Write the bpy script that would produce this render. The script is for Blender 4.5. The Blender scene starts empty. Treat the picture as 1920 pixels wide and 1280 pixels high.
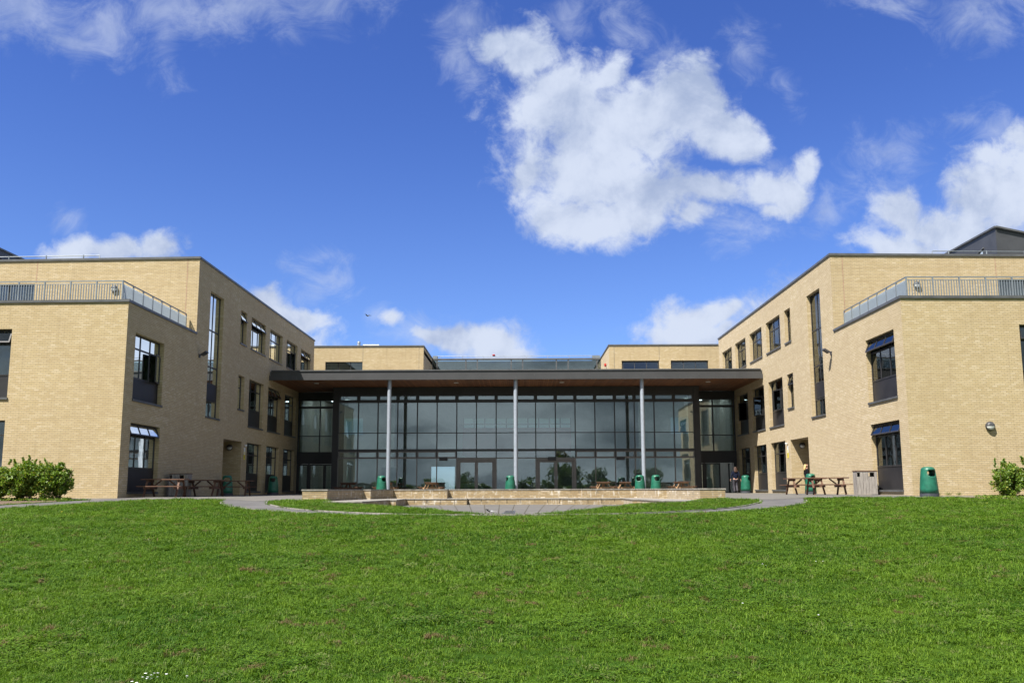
import bpy, bmesh, math, random
from mathutils import Vector, Matrix, noise
random.seed(7)
scn = bpy.context.scene
COL = scn.collection
R = math.radians

# ------------------------------------------------------------------ camera
cam_data = bpy.data.cameras.new('camera')
cam = bpy.data.objects.new('camera', cam_data)
COL.objects.link(cam)
right = Vector((0.99996, 0.00885, -0.00286)); up = Vector((0.00405, -0.13718, 0.99054)); fwd = Vector((-0.00837, 0.99051, 0.13720))
m = Matrix((( right.x, up.x, -fwd.x, 0.245), (right.y, up.y, -fwd.y, 0.0), (right.z, up.z, -fwd.z, 0.27), (0, 0, 0, 1)))
cam.matrix_world = m
cam_data.sensor_width = 36.0
cam_data.lens = 30.375
cam_data.shift_y = 0.02764
cam_data.clip_start = 0.1
cam_data.clip_end = 5000
scn.camera = cam

# ------------------------------------------------------------------ light and exposure
SUN_DIR = Vector((-0.47, -0.49, 1.0)).normalized()      # towards the sun
sun_data = bpy.data.lights.new('sun', 'SUN')
sun_data.energy = 5.0
sun_data.angle = R(0.53)
sun_data.color = (1.0, 0.955, 0.88)
sun = bpy.data.objects.new('sun', sun_data)
sun.rotation_euler = (-SUN_DIR).to_track_quat('-Z', 'Y').to_euler()
sun.location = (-40, -40, 90)
COL.objects.link(sun)
scn.view_settings.view_transform = 'Standard'
scn.view_settings.look = 'None'
scn.view_settings.exposure = 1.1
scn.view_settings.gamma = 1.0

SKY_STRENGTH = 0.060
CLOUDS = [(0.0091, 0.5245, 0.0407, 0.0488, -25, 1), (0.0445, 0.4655, 0.078, 0.0687, -10, 1), (0.1025, 0.4343, 0.0971, 0.0681, 0, 1), (0.1169, 0.5098, 0.0294, 0.0417, -20, 0.72), (0.2071, 0.4712, 0.0519, 0.0584, -25, 1), (0.2416, 0.4368, 0.0484, 0.0327, -25, 1), (0.0886, 0.3737, 0.0931, 0.057, 0, 1), (0.0115, 0.3708, 0.0289, 0.0335, 0, 0.85), (0.0719, 0.3239, 0.0702, 0.0364, 0, 1), (0.1523, 0.3533, 0.0736, 0.0413, 0, 1), (0.2227, 0.3562, 0.0607, 0.028, 10, 0.95), (0.2931, 0.3591, 0.0479, 0.028, 20, 0.9), (0.3411, 0.3802, 0.023575, 0.0309, -20, 0.72), (0.4568, 0.325, 0.0444, 0.033, 0, 0.85), (0.5122, 0.3017, 0.0884, 0.0361, 0, 1), (0.5724, 0.3441, 0.0825, 0.0565, 15, 1), (0.6196, 0.3771, 0.0573, 0.0469, 0, 1), (0.4543, 0.2856, 0.0694, 0.0235, 0, 0.9), (-0.5254, 0.2909, 0.0449, 0.0238, 0, 0.9), (-0.4771, 0.2874, 0.0609, 0.0224, 0, 0.95), (-0.2958, 0.2246, 0.0348, 0.0272, -35, 0.95), (-0.2602, 0.2019, 0.0537, 0.0231, -20, 0.95), (-0.153, 0.2001, 0.0227, 0.0192, -15, 0.75), (-0.0773, 0.1724, 0.0376, 0.0216, 0, 0.95), (-0.0365, 0.1722, 0.0501, 0.0267, 0, 1.05), (-0.0053, 0.1606, 0.0406, 0.0165, 0, 0.9), (0.2052, 0.2042, 0.0564, 0.0243, 0, 1), (0.2491, 0.2072, 0.0263, 0.0167, 0, 0.85), (0.2107, 0.1806, 0.0812, 0.0204, 0, 1), (0.4, 0.16, 0.17, 0.075, 0, 1.0), (-0.42, 0.17, 0.17, 0.08, 0, 1.0), (-0.0237, 0.5352, 0.0361, 0.035, -30, 0.85), (0.1583, 0.4681, 0.0519, 0.0446, -20, 0.85), (-0.1087, 0.1776, 0.0314, 0.0178, 0, 0.85), (0.2122, 0.3264, 0.0478, 0.0251, 0, 0.8), (0.3218, 0.3576, 0.0383, 0.032, 25, 0.9), (0.2982, 0.3292, 0.035, 0.0232, 0, 0.7)]
WISPS = [(-0.06, 0.5671, 0.0495, 0.0388, 0, 1), (-0.0664, 0.5181, 0.0361, 0.0592, 20, 0.9), (0.0588, 0.5732, 0.0527, 0.0318, -20, 0.8), (0.1375, 0.5585, 0.0591, 0.0387, -30, 0.9), (0.1825, 0.5232, 0.0458, 0.0418, -20, 0.9), (0.2811, 0.5364, 0.0392, 0.0524, 35, 0.75), (0.3311, 0.4875, 0.026, 0.0586, 20, 0.7), (0.2946, 0.3925, 0.0353, 0.0236, 0, 0.8), (0.3651, 0.3308, 0.0349, 0.0278, 0, 1), (0.2594, 0.3129, 0.0572, 0.0395, 0, 0.9), (0.4423, 0.3983, 0.064, 0.0404, 15, 0.8), (0.5349, 0.4382, 0.0482, 0.0245, 0, 0.75), (0.5714, 0.4123, 0.023, 0.0406, -15, 1.1), (0.4335, 0.3582, 0.0446, 0.04, 0, 0.7), (-0.6049, 0.5855, 0.1001, 0.0443, -8, 1.25), (-0.5237, 0.5672, 0.0732, 0.0461, 0, 1.15), (-0.436, 0.5418, 0.0298, 0.0528, 0, 0.9), (-0.4518, 0.5879, 0.0733, 0.0499, 0, 1.1), (-0.3323, 0.594, 0.1331, 0.0442, 5, 1.25), (-0.3907, 0.5626, 0.073, 0.0354, 0, 0.9), (0.5775, 0.5726, 0.0719, 0.0388, 0, 1.2), (0.4808, 0.5945, 0.0919, 0.0255, -5, 1.0), (-0.5375, 0.3274, 0.0258, 0.0227, -20, 0.8), (-0.2435, 0.2776, 0.0478, 0.0236, -10, 0.95), (-0.2361, 0.2437, 0.0444, 0.039, -30, 0.8), (-0.1275, 0.1802, 0.0502, 0.0242, 0, 1.15), (-0.172, 0.2047, 0.0315, 0.0257, 0, 0.8), (0.2802, 0.2013, 0.0375, 0.0256, 0, 0.95)]

def nmath(nt, op, a, b=None, c=None, clamp=False):
    n = nt.nodes.new('ShaderNodeMath'); n.operation = op; n.use_clamp = clamp
    for i, v in enumerate((a, b, c)):
        if v is None: continue
        if isinstance(v, (int, float)): n.inputs[i].default_value = v
        else: nt.links.new(v, n.inputs[i])
    return n.outputs[0]
def nvec(nt, op, a, b=None, s=None):
    n = nt.nodes.new('ShaderNodeVectorMath'); n.operation = op
    for i, v in enumerate((a, b)):
        if v is None: continue
        if isinstance(v, tuple): n.inputs[i].default_value = v
        else: nt.links.new(v, n.inputs[i])
    if s is not None:
        if isinstance(s, (int, float)): n.inputs['Scale'].default_value = s
        else: nt.links.new(s, n.inputs['Scale'])
    return n
def nnoise(nt, vec, scale, detail=4, rough=0.55, lac=2.0, dist=0.0):
    n = nt.nodes.new('ShaderNodeTexNoise'); n.inputs['Scale'].default_value = scale
    n.inputs['Detail'].default_value = detail; n.inputs['Roughness'].default_value = rough
    n.inputs['Lacunarity'].default_value = lac; n.inputs['Distortion'].default_value = dist
    if vec is not None: nt.links.new(vec, n.inputs['Vector'])
    return n.outputs['Fac']
def nrange(nt, v, a, b, c=0.0, d=1.0, smooth=True):
    n = nt.nodes.new('ShaderNodeMapRange'); n.interpolation_type = 'SMOOTHSTEP' if smooth else 'LINEAR'
    nt.links.new(v, n.inputs[0])
    for i, x in zip((1, 2, 3, 4), (a, b, c, d)): n.inputs[i].default_value = x
    return n.outputs[0]
def nmix(nt, f, a, b, mode='MIX'):
    n = nt.nodes.new('ShaderNodeMix'); n.data_type = 'RGBA'; n.blend_type = mode
    if isinstance(f, (int, float)): n.inputs[0].default_value = f
    else: nt.links.new(f, n.inputs[0])
    for i, v in ((6, a), (7, b)):
        if isinstance(v, tuple): n.inputs[i].default_value = v if len(v) == 4 else (*v, 1)
        else: nt.links.new(v, n.inputs[i])
    return n.outputs[2]

world = bpy.data.worlds.new('World'); scn.world = world; world.use_nodes = True
nt = world.node_tree
for n in list(nt.nodes): nt.nodes.remove(n)
wout = nt.nodes.new('ShaderNodeOutputWorld'); bg = nt.nodes.new('ShaderNodeBackground')
bg.inputs['Strength'].default_value = SKY_STRENGTH
nt.links.new(bg.outputs[0], wout.inputs[0])
sky = nt.nodes.new('ShaderNodeTexSky'); sky.sky_type = 'NISHITA'; sky.sun_disc = False
sky.sun_elevation = math.asin(SUN_DIR.z)
sky.sun_rotation = math.atan2(SUN_DIR.x, SUN_DIR.y)
sky.altitude = 100; sky.air_density = 1.0; sky.dust_density = 0.3; sky.ozone_density = 3.0
tc = nt.nodes.new('ShaderNodeTexCoord')
D = tc.outputs['Generated']
sep = nt.nodes.new('ShaderNodeSeparateXYZ'); nt.links.new(D, sep.inputs[0])
dx, dy, dz = sep.outputs
# clouds stand at fixed bearings: tangent coordinates about the +Y bearing, in the world
ysafe = nmath(nt, 'MAXIMUM', dy, 0.05)
u = nmath(nt, 'DIVIDE', dx, ysafe); v = nmath(nt, 'DIVIDE', dz, ysafe)
comb = nt.nodes.new('ShaderNodeCombineXYZ'); nt.links.new(u, comb.inputs[0]); nt.links.new(v, comb.inputs[1])
UV = comb.outputs[0]
warp = nt.nodes.new('ShaderNodeTexNoise'); warp.inputs['Scale'].default_value = 9.0; warp.inputs['Detail'].default_value = 3
nt.links.new(UV, warp.inputs['Vector'])
wv = nvec(nt, 'SCALE', nvec(nt, 'SUBTRACT', warp.outputs['Color'], (0.5, 0.5, 0.5)).outputs[0], None, 0.075).outputs[0]
UVW = nvec(nt, 'ADD', UV, wv).outputs[0]
def blobs(vec, lst):
    acc = None
    for (cu, cv, ru, rv, rot, s) in lst:
        mp = nt.nodes.new('ShaderNodeMapping'); mp.vector_type = 'TEXTURE'
        mp.inputs['Location'].default_value = (cu, cv, 0); mp.inputs['Rotation'].default_value = (0, 0, R(rot))
        mp.inputs['Scale'].default_value = (ru * 1.12, rv * 1.12, 1)
        nt.links.new(vec, mp.inputs['Vector'])
        ln = nvec(nt, 'LENGTH', mp.outputs[0]).outputs['Value']
        val = nmath(nt, 'MULTIPLY_ADD', ln, -1.0, s)
        acc = val if acc is None else nmath(nt, 'SMOOTH_MAX', acc, val, 0.18)
    return acc
b0 = blobs(UVW, CLOUDS); b1 = blobs(UVW, WISPS)
sepn = nt.nodes.new('ShaderNodeSeparateXYZ'); nt.links.new(UV, sepn.inputs[0])
n_big = nnoise(nt, UV, 11.0, 9, 0.60, 2.1, 0.25)
n_fine = nnoise(nt, UV, 34.0, 8, 0.62, 2.1, 0.5)
nn = nmath(nt, 'ADD', nmath(nt, 'MULTIPLY', nmath(nt, 'SUBTRACT', n_big, 0.5), 1.7), nmath(nt, 'MULTIPLY', nmath(nt, 'SUBTRACT', n_fine, 0.5), 1.1))
dens = nmath(nt, 'ADD', nmath(nt, 'MULTIPLY_ADD', b0, 1.15, 0.05), nn)
alpha_f = nmath(nt, 'MULTIPLY', nrange(nt, dens, -0.12, 0.62), nrange(nt, dy, 0.05, 0.15))
n_w = nnoise(nt, nvec(nt, 'MULTIPLY', UV, (1.0, 1.25, 1.0)).outputs[0], 15.0, 10, 0.66, 2.1, 0.7)
wd = nmath(nt, 'ADD', b1, nmath(nt, 'MULTIPLY', nmath(nt, 'SUBTRACT', n_w, 0.5), 3.2))
alpha_w = nmath(nt, 'MULTIPLY', nmath(nt, 'MULTIPLY', nrange(nt, wd, -0.1, 1.5), 0.50), nrange(nt, dy, 0.05, 0.15))
# thick parts away from the lit upper-left edge go greyer: the same density sampled a step towards the sun
UVs = nvec(nt, 'ADD', UVW, (-0.012, 0.022, 0.0)).outputs[0]
n_s = nnoise(nt, nvec(nt, 'ADD', UV, (-0.012, 0.022, 0.0)).outputs[0], 11.0, 6, 0.55, 2.1, 0.25)
n_soft = nnoise(nt, UV, 6.5, 3, 0.5)
grad = nmath(nt, 'SUBTRACT', n_s, n_big)
shade = nmath(nt, 'ADD', nmath(nt, 'MULTIPLY', grad, 1.9), nmath(nt, 'MULTIPLY', nmath(nt, 'SUBTRACT', n_soft, 0.5), 2.4))
shade = nmath(nt, 'ADD', shade, 0.36)
shade_f = nrange(nt, shade, 0.0, 1.0)
# the rest of the sky (behind and overhead): broken cloud from 3-D noise
nb = nnoise(nt, nvec(nt, 'MULTIPLY', D, (1.0, 1.0, 2.6)).outputs[0], 3.2, 9, 0.58, 2.1, 0.2)
alpha_b = nmath(nt, 'MULTIPLY', nrange(nt, nb, 0.26, 0.46), nrange(nt, dy, 0.02, -0.12))
nb2 = nnoise(nt, D, 7.0, 6, 0.6)
alpha = nmath(nt, 'MAXIMUM', nmath(nt, 'MAXIMUM', alpha_f, alpha_w), alpha_b)
shade_all = nmath(nt, 'MULTIPLY_ADD', nmath(nt, 'SUBTRACT', nb2, 0.5), nmath(nt, 'GREATER_THAN', 0.0, dy), shade_f)
skyc = nmix(nt, 1.0, sky.outputs[0], nmix(nt, nrange(nt, dz, 0.15, 0.50), (0.69, 0.86, 1.33), (0.50, 0.69, 1.30)), 'MULTIPLY')
bshade = nrange(nt, nnoise(nt, nvec(nt, 'MULTIPLY', D, (1.0, 1.0, 3.2)).outputs[0], 5.5, 7, 0.55), 0.34, 0.66)
cl_f = nmix(nt, shade_all, (5.3, 5.9, 7.2), (3.0, 3.7, 5.4))
cl = nmix(nt, nmath(nt, 'GREATER_THAN', 0.0, dy), cl_f, nmix(nt, bshade, (5.6, 6.3, 7.0), (1.9, 2.3, 2.75)))
fin = nmix(nt, alpha, skyc, cl)
nt.links.new(fin, bg.inputs['Color'])
# ------------------------------------------------------------------ helpers
def tag(o, label=None, cat=None, group=None, kind=None):
    if label: o['label'] = label
    if cat: o['category'] = cat
    if group: o['group'] = group
    if kind: o['kind'] = kind
    return o
def thing(name, label, cat, loc=(0, 0, 0), rz=0.0, group=None):
    o = bpy.data.objects.new(name, None); COL.objects.link(o)
    o.location = loc; o.rotation_euler = (0, 0, rz); o.empty_display_size = 0.3
    return tag(o, label, cat, group)
def obj(name, bm, mat, parent=None, smooth=False, world=None):
    """link bm as one mesh object; world=Vector shifts vertices given in world space to the parent's origin"""
    if world is not None: bmesh.ops.translate(bm, vec=-Vector(world), verts=bm.verts)
    me = bpy.data.meshes.new(name); bm.to_mesh(me); bm.free()
    if smooth:
        for p in me.polygons: p.use_smooth = True
    if mat: me.materials.append(mat)
    o = bpy.data.objects.new(name, me); COL.objects.link(o)
    if parent: o.parent = parent
    return o
def copy_tree(o, parent=None):
    c = o.copy(); COL.objects.link(c); c.parent = parent
    for ch in list(o.children): copy_tree(ch, c)
    return c
class Fr:
    """local frame: u along, d outward, z up"""
    def __init__(s, O, t, n): s.O = Vector(O); s.t = Vector(t).normalized(); s.n = Vector(n).normalized()
    def p(s, u, d, z): return s.O + s.t * u + s.n * d + Vector((0, 0, z))
def hexa(bm, P):
    v = [bm.verts.new(p) for p in P]
    fs = []
    for f in ((0, 3, 2, 1), (4, 5, 6, 7), (0, 1, 5, 4), (1, 2, 6, 5), (2, 3, 7, 6), (3, 0, 4, 7)):
        fs.append(bm.faces.new([v[i] for i in f]))
    return fs
def lbox(bm, F, u0, u1, d0, d1, z0, z1):
    hexa(bm, [F.p(u0, d0, z0), F.p(u1, d0, z0), F.p(u1, d1, z0), F.p(u0, d1, z0), F.p(u0, d0, z1), F.p(u1, d0, z1), F.p(u1, d1, z1), F.p(u0, d1, z1)])
W0 = Fr((0, 0, 0), (1, 0, 0), (0, 1, 0))
def box(bm, x0, x1, y0, y1, z0, z1): lbox(bm, W0, x0, x1, y0, y1, z0, z1)
def bar(bm, a, b, w, h=None, upv=(0, 0, 1)):
    """rectangular bar from a to b"""
    a = Vector(a); b = Vector(b); h = h or w; d = (b - a).normalized(); upv = Vector(upv)
    if abs(d.dot(upv)) > 0.98: upv = Vector((0, 1, 0))
    s = d.cross(upv).normalized(); t = s.cross(d).normalized()
    s *= w / 2; t *= h / 2
    hexa(bm, [a - s - t, a + s - t, a + s + t, a - s + t, b - s - t, b + s - t, b + s + t, b - s + t])
def tube(bm, a, b, r0, r1=None, n=12, caps=True):
    a = Vector(a); b = Vector(b); r1 = r0 if r1 is None else r1; d = (b - a).normalized()
    s = d.cross(Vector((0, 0, 1)) if abs(d.z) < 0.95 else Vector((1, 0, 0))).normalized(); t = s.cross(d)
    A = [bm.verts.new(a + (s * math.cos(k * 2 * math.pi / n) + t * math.sin(k * 2 * math.pi / n)) * r0) for k in range(n)]
    B = [bm.verts.new(b + (s * math.cos(k * 2 * math.pi / n) + t * math.sin(k * 2 * math.pi / n)) * r1) for k in range(n)]
    for k in range(n): bm.faces.new((A[k], A[(k + 1) % n], B[(k + 1) % n], B[k]))
    if caps: bm.faces.new(A[::-1]); bm.faces.new(B)
def lathe(bm, prof, n=24, c=(0, 0, 0), axis='z', skip=None):
    rings = []
    for (r, z) in prof:
        ring = []
        for k in range(n):
            a = 2 * math.pi * k / n
            if axis == 'z': p = (c[0] + r * math.cos(a), c[1] + r * math.sin(a), c[2] + z)
            else: p = (c[0] + r * math.cos(a), c[1] - z, c[2] + r * math.sin(a))     # profile height runs towards -y
            ring.append(bm.verts.new(p))
        rings.append(ring)
    for i in range(len(rings) - 1):
        for k in range(n):
            if skip and skip(i, k): continue
            bm.faces.new((rings[i][k], rings[i][(k + 1) % n], rings[i + 1][(k + 1) % n], rings[i + 1][k]))
    return rings
def uvfaces(bm, F, faces, u_off=0.0):
    lay = bm.loops.layers.uv.verify()
    for f in faces:
        n = f.normal if f.normal.length > 0 else Vector((0, 0, 1))
        for lp in f.loops:
            q = lp.vert.co - F.O
            lp[lay].uv = (q.dot(F.t) + u_off, q.z)
def boxuv(bm):
    """metre UVs on every face by its main direction"""
    lay = bm.loops.layers.uv.verify(); bm.normal_update()
    for f in bm.faces:
        n = f.normal; ax = max(range(3), key=lambda i: abs(n[i]))
        for lp in f.loops:
            c = lp.vert.co
            lp[lay].uv = (c.y, c.z) if ax == 0 else ((c.x, c.z) if ax == 1 else (c.x, c.y))
# ------------------------------------------------------------------ materials
def newmat(name):
    mt = bpy.data.materials.new(name); mt.use_nodes = True
    nt = mt.node_tree; b = nt.nodes['Principled BSDF']
    return mt, nt, b
def simple(name, col, rough=0.6, metal=0.0, nscale=6.0, namp=0.25, bump=0.0, bscale=40.0, spec=0.5):
    mt, nt, b = newmat(name)
    tc = nt.nodes.new('ShaderNodeTexCoord')
    n = nnoise(nt, tc.outputs['Object'], nscale, 5, 0.6)
    dark = tuple(c * (1 - namp) for c in col); lite = tuple(min(1, c * (1 + namp)) for c in col)
    nt.links.new(nmix(nt, nrange(nt, n, 0.3, 0.7), dark, lite), b.inputs['Base Color'])
    b.inputs['Roughness'].default_value = rough; b.inputs['Metallic'].default_value = metal
    b.inputs['Specular IOR Level'].default_value = spec
    if bump:
        bp = nt.nodes.new('ShaderNodeBump'); bp.inputs['Strength'].default_value = bump; bp.inputs['Distance'].default_value = 0.01
        nt.links.new(nnoise(nt, tc.outputs['Object'], bscale, 4), bp.inputs['Height']); nt.links.new(bp.outputs[0], b.inputs['Normal'])
    return mt
def brick_mat(name, c1, c2, mort, white=0.25, stain=0.0, row=0.075, bump=0.6):
    mt, nt, b = newmat(name)
    tc = nt.nodes.new('ShaderNodeTexCoord'); uv = tc.outputs['UV']
    br = nt.nodes.new('ShaderNodeTexBrick'); nt.links.new(uv, br.inputs['Vector'])
    br.inputs['Scale'].default_value = 1.0; br.inputs['Brick Width'].default_value = 0.225; br.inputs['Row Height'].default_value = row
    br.inputs['Mortar Size'].default_value = 0.006; br.inputs['Mortar Smooth'].default_value = 0.3; br.inputs['Bias'].default_value = -0.1
    br.inputs['Color1'].default_value = (*c1, 1); br.inputs['Color2'].default_value = (*c2, 1); br.inputs['Mortar'].default_value = (*mort, 1)
    # single pale bricks: a second brick pattern of the same bond, thresholded
    br2 = nt.nodes.new('ShaderNodeTexBrick')
    for k in ('Scale', 'Brick Width', 'Row Height', 'Mortar Size', 'Mortar Smooth'): br2.inputs[k].default_value = br.inputs[k].default_value
    nt.links.new(uv, br2.inputs['Vector']); br2.inputs['Color1'].default_value = (0, 0, 0, 1); br2.inputs['Color2'].default_value = (1, 1, 1, 1); br2.inputs['Mortar'].default_value = (0, 0, 0, 1)
    br2.inputs['Bias'].default_value = 0.0
    sp = nt.nodes.new('ShaderNodeSeparateColor'); nt.links.new(br2.outputs['Color'], sp.inputs[0])
    big = nnoise(nt, uv, 0.32, 5, 0.6)
    mid = nnoise(nt, nvec(nt, 'MULTIPLY', uv, (0.9, 2.6, 1)).outputs[0], 1.3, 5, 0.65)
    pale = nmath(nt, 'MULTIPLY', nrange(nt, sp.outputs[0], 0.68, 0.9), nrange(nt, nmath(nt, 'ADD', big, mid), 0.92, 1.2))
    col = nmix(nt, nmath(nt, 'MULTIPLY', pale, white * 2.0, clamp=True), br.outputs['Color'], (0.66, 0.58, 0.47))
    col = nmix(nt, nrange(nt, mid, 0.3, 0.75), nmix(nt, 1.0, col, (0.95, 0.93, 0.90), 'MULTIPLY'), nmix(nt, 1.0, col, (1.03, 1.03, 1.02), 'MULTIPLY'))
    col = nmix(nt, nrange(nt, big, 0.35, 0.7), nmix(nt, 1.0, col, (0.94, 0.93, 0.94), 'MULTIPLY'), col)
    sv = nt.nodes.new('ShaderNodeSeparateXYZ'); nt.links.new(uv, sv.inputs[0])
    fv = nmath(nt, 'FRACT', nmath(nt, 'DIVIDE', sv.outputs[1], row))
    bed = nmath(nt, 'MAXIMUM', nmath(nt, 'GREATER_THAN', 0.15, fv), nmath(nt, 'GREATER_THAN', fv, 0.88))  # mortar joint, widened by a painted shadow band under each brick edge
    rowi = nt.nodes.new('ShaderNodeTexWhiteNoise'); rowi.noise_dimensions = '1D'; nt.links.new(nmath(nt, 'FLOOR', nmath(nt, 'DIVIDE', sv.outputs[1], row)), rowi.inputs['W'])
    col = nmix(nt, nmath(nt, 'MULTIPLY', rowi.outputs['Value'], 0.35), col, nmix(nt, 1.0, col, (0.86, 0.84, 0.80), 'MULTIPLY'))
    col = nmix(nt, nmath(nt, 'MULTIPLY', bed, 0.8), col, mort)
    run = nnoise(nt, nvec(nt, 'MULTIPLY', uv, (2.4, 0.16, 1)).outputs[0], 2.0, 5, 0.6)
    col = nmix(nt, nmath(nt, 'MULTIPLY', nrange(nt, run, 0.50, 0.72), 0.55), col, nmix(nt, 1.0, col, (0.84, 0.83, 0.82), 'MULTIPLY'))
    if stain:
        st = nnoise(nt, nvec(nt, 'MULTIPLY', uv, (3.0, 0.8, 1)).outputs[0], 1.7, 6, 0.7)
        col = nmix(nt, nmath(nt, 'MULTIPLY', nrange(nt, st, 0.52, 0.68), stain), col, (0.70, 0.68, 0.62))
        st2 = nnoise(nt, nvec(nt, 'MULTIPLY', uv, (1.3, 1.0, 1)).outputs[0], 2.3, 6, 0.7)
        col = nmix(nt, nmath(nt, 'MULTIPLY', nrange(nt, st2, 0.55, 0.72), stain), col, (0.10, 0.09, 0.07))
    nt.links.new(col, b.inputs['Base Color'])
    b.inputs['Roughness'].default_value = 0.9; b.inputs['Specular IOR Level'].default_value = 0.2; b.inputs['Sheen Weight'].default_value = 0.10; b.inputs['Sheen Roughness'].default_value = 0.6
    bp = nt.nodes.new('ShaderNodeBump'); bp.inputs['Strength'].default_value = bump; bp.inputs['Distance'].default_value = 0.012
    h = nmath(nt, 'ADD', nmath(nt, 'SUBTRACT', 1.0, br.outputs['Fac']), nmath(nt, 'MULTIPLY', nnoise(nt, uv, 30, 4), 0.35))
    nt.links.new(h, bp.inputs['Height']); nt.links.new(bp.outputs[0], b.inputs['Normal'])
    return mt
def glass_mat(name, tint, refl=0.10, wob=0.012, extra=1.0, wscale=1.1):
    mt, nt, b = newmat(name); nt.nodes.remove(b)
    out = nt.nodes['Material Output']
    tr = nt.nodes.new('ShaderNodeBsdfTransparent'); tr.inputs[0].default_value = (*tint, 1)
    gl = nt.nodes.new('ShaderNodeBsdfAnisotropic'); gl.inputs['Roughness'].default_value = 0.01; gl.inputs[0].default_value = (0.93, 0.99, 1.0, 1)
    fr = nt.nodes.new('ShaderNodeFresnel'); fr.inputs['IOR'].default_value = 1.5
    tc = nt.nodes.new('ShaderNodeTexCoord')
    bp = nt.nodes.new('ShaderNodeBump'); bp.inputs['Strength'].default_value = 1.0; bp.inputs['Distance'].default_value = wob
    nt.links.new(nnoise(nt, tc.outputs['Object'], wscale, 2), bp.inputs['Height']); nt.links.new(bp.outputs[0], gl.inputs['Normal'])
    fac = nmath(nt, 'MULTIPLY_ADD', fr.outputs[0], extra, refl, clamp=True)
    mx = nt.nodes.new('ShaderNodeMixShader'); nt.links.new(fac, mx.inputs[0]); nt.links.new(tr.outputs[0], mx.inputs[1]); nt.links.new(gl.outputs[0], mx.inputs[2])
    nt.links.new(mx.outputs[0], out.inputs[0])
    return mt
def emit_mat(name, col, s):
    mt, nt, b = newmat(name)
    b.inputs['Base Color'].default_value = (*col, 1); b.inputs['Emission Color'].default_value = (*col, 1); b.inputs['Emission Strength'].default_value = s
    return mt
M = {}
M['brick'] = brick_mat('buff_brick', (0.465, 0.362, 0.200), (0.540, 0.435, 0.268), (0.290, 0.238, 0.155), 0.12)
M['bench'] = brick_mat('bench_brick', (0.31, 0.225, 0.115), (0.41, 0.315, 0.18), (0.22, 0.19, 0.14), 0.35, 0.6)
M['frame'] = simple('dark_window_frame', (0.026, 0.025, 0.026), 0.42, 0.0, 3, 0.15)
M['panel'] = simple('dark_panel', (0.019, 0.018, 0.020), 0.5, 0.0, 1.2, 0.2)
M['curtain_frame'] = simple('curtain_wall_frame', (0.150, 0.138, 0.128), 0.42, 0.0, 2, 0.15)
M['coping'] = simple('grey_coping', (0.085, 0.087, 0.09), 0.45, 0.0, 2, 0.2)
M['fascia'] = simple('grey_fascia', (0.052, 0.052, 0.054), 0.45, 0.0, 0.8, 0.10, 0.05, 3)
M['galv'] = simple('galvanised_steel', (0.33, 0.37, 0.43), 0.5, 0.3, 9, 0.10)
M['rail'] = simple('railing_grey', (0.19, 0.215, 0.235), 0.5, 0.2, 5, 0.12)
M['mesh'] = simple('perforated_panel', (0.36, 0.41, 0.46), 0.55, 0.1, 25, 0.12)
M['mesh'].node_tree.nodes['Principled BSDF']; _nt = M['mesh'].node_tree; _tl = _nt.nodes.new('ShaderNodeBsdfTranslucent'); _tl.inputs[0].default_value = (.80, .84, .86, 1); _mx = _nt.nodes.new('ShaderNodeMixShader'); _mx.inputs[0].default_value = .72
_nt.links.new(_nt.nodes['Principled BSDF'].outputs[0], _mx.inputs[1]); _nt.links.new(_tl.outputs[0], _mx.inputs[2]); _nt.links.new(_mx.outputs[0], _nt.nodes['Material Output'].inputs[0])
M['roof'] = simple('roof_membrane', (0.16, 0.16, 0.16), 0.9)
M['monitor'] = simple('roof_cladding', (0.050, 0.052, 0.058), 0.5, 0.0, 1.5, 0.15)
M['glass'] = glass_mat('window_glass', (0.66, 0.72, 0.70), 0.06, 0.002, 1.0)
M['hall_glass'] = glass_mat('curtain_wall_glass', (0.72, 0.80, 0.78), 0.13, 0.0022, 1.0, 0.8)
M['inner'] = simple('interior_plaster', (0.58, 0.57, 0.53), 0.9, 0, 2, 0.06)
_m, _nt, _b = newmat('frosted_pane'); _tl = _nt.nodes.new('ShaderNodeBsdfTranslucent'); _tl.inputs[0].default_value = (.80, .86, .84, 1); _nt.links.new(_tl.outputs[0], _nt.nodes['Material Output'].inputs[0]); M['frosted'] = _m
M['inner_floor'] = simple('interior_floor', (0.10, 0.095, 0.09), 0.4, 0, 2, 0.1)
M['ceiling'] = simple('interior_ceiling', (0.45, 0.45, 0.44), 0.9, 0, 1, 0.05)
M['redwall'] = simple('dusky_red_panel', (0.42, 0.10, 0.11), 0.7, 0, 2, 0.1)
M['darkcol'] = simple('dark_interior_column', (0.035, 0.028, 0.025), 0.6)
M['white'] = simple('white_paint', (0.75, 0.76, 0.76), 0.6, 0, 4, 0.05)
M['board'] = simple('notice_board', (0.30, 0.32, 0.33), 0.7, 0, 4, 0.1)
M['curtain'] = simple('white_curtain_cloth', (0.70, 0.70, 0.74), 0.9, 0, 3, 0.08)
M['green'] = simple('green_plastic', (0.012, 0.110, 0.068), 0.42, 0, 3.5, 0.22, 0.04, 60)
M['binbase'] = simple('grey_bin_base', (0.045, 0.05, 0.06), 0.6)
M['black'] = simple('black_liner', (0.008, 0.008, 0.008), 0.7)
M['lamp_body'] = simple('lamp_body', (0.05, 0.05, 0.055), 0.5)
M['lens'] = simple('lamp_lens', (0.62, 0.63, 0.60), 0.3, 0, 5, 0.04)
M['coping_stone'] = simple('concrete_coping', (0.21, 0.195, 0.17), 0.9, 0, 5, 0.35, 0.3, 30)
M['yellow'] = simple('yellow_sign', (0.75, 0.62, 0.02), 0.5, 0, 4, 0.03)
M['red'] = simple('red_plastic', (0.45, 0.02, 0.015), 0.45)
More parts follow.
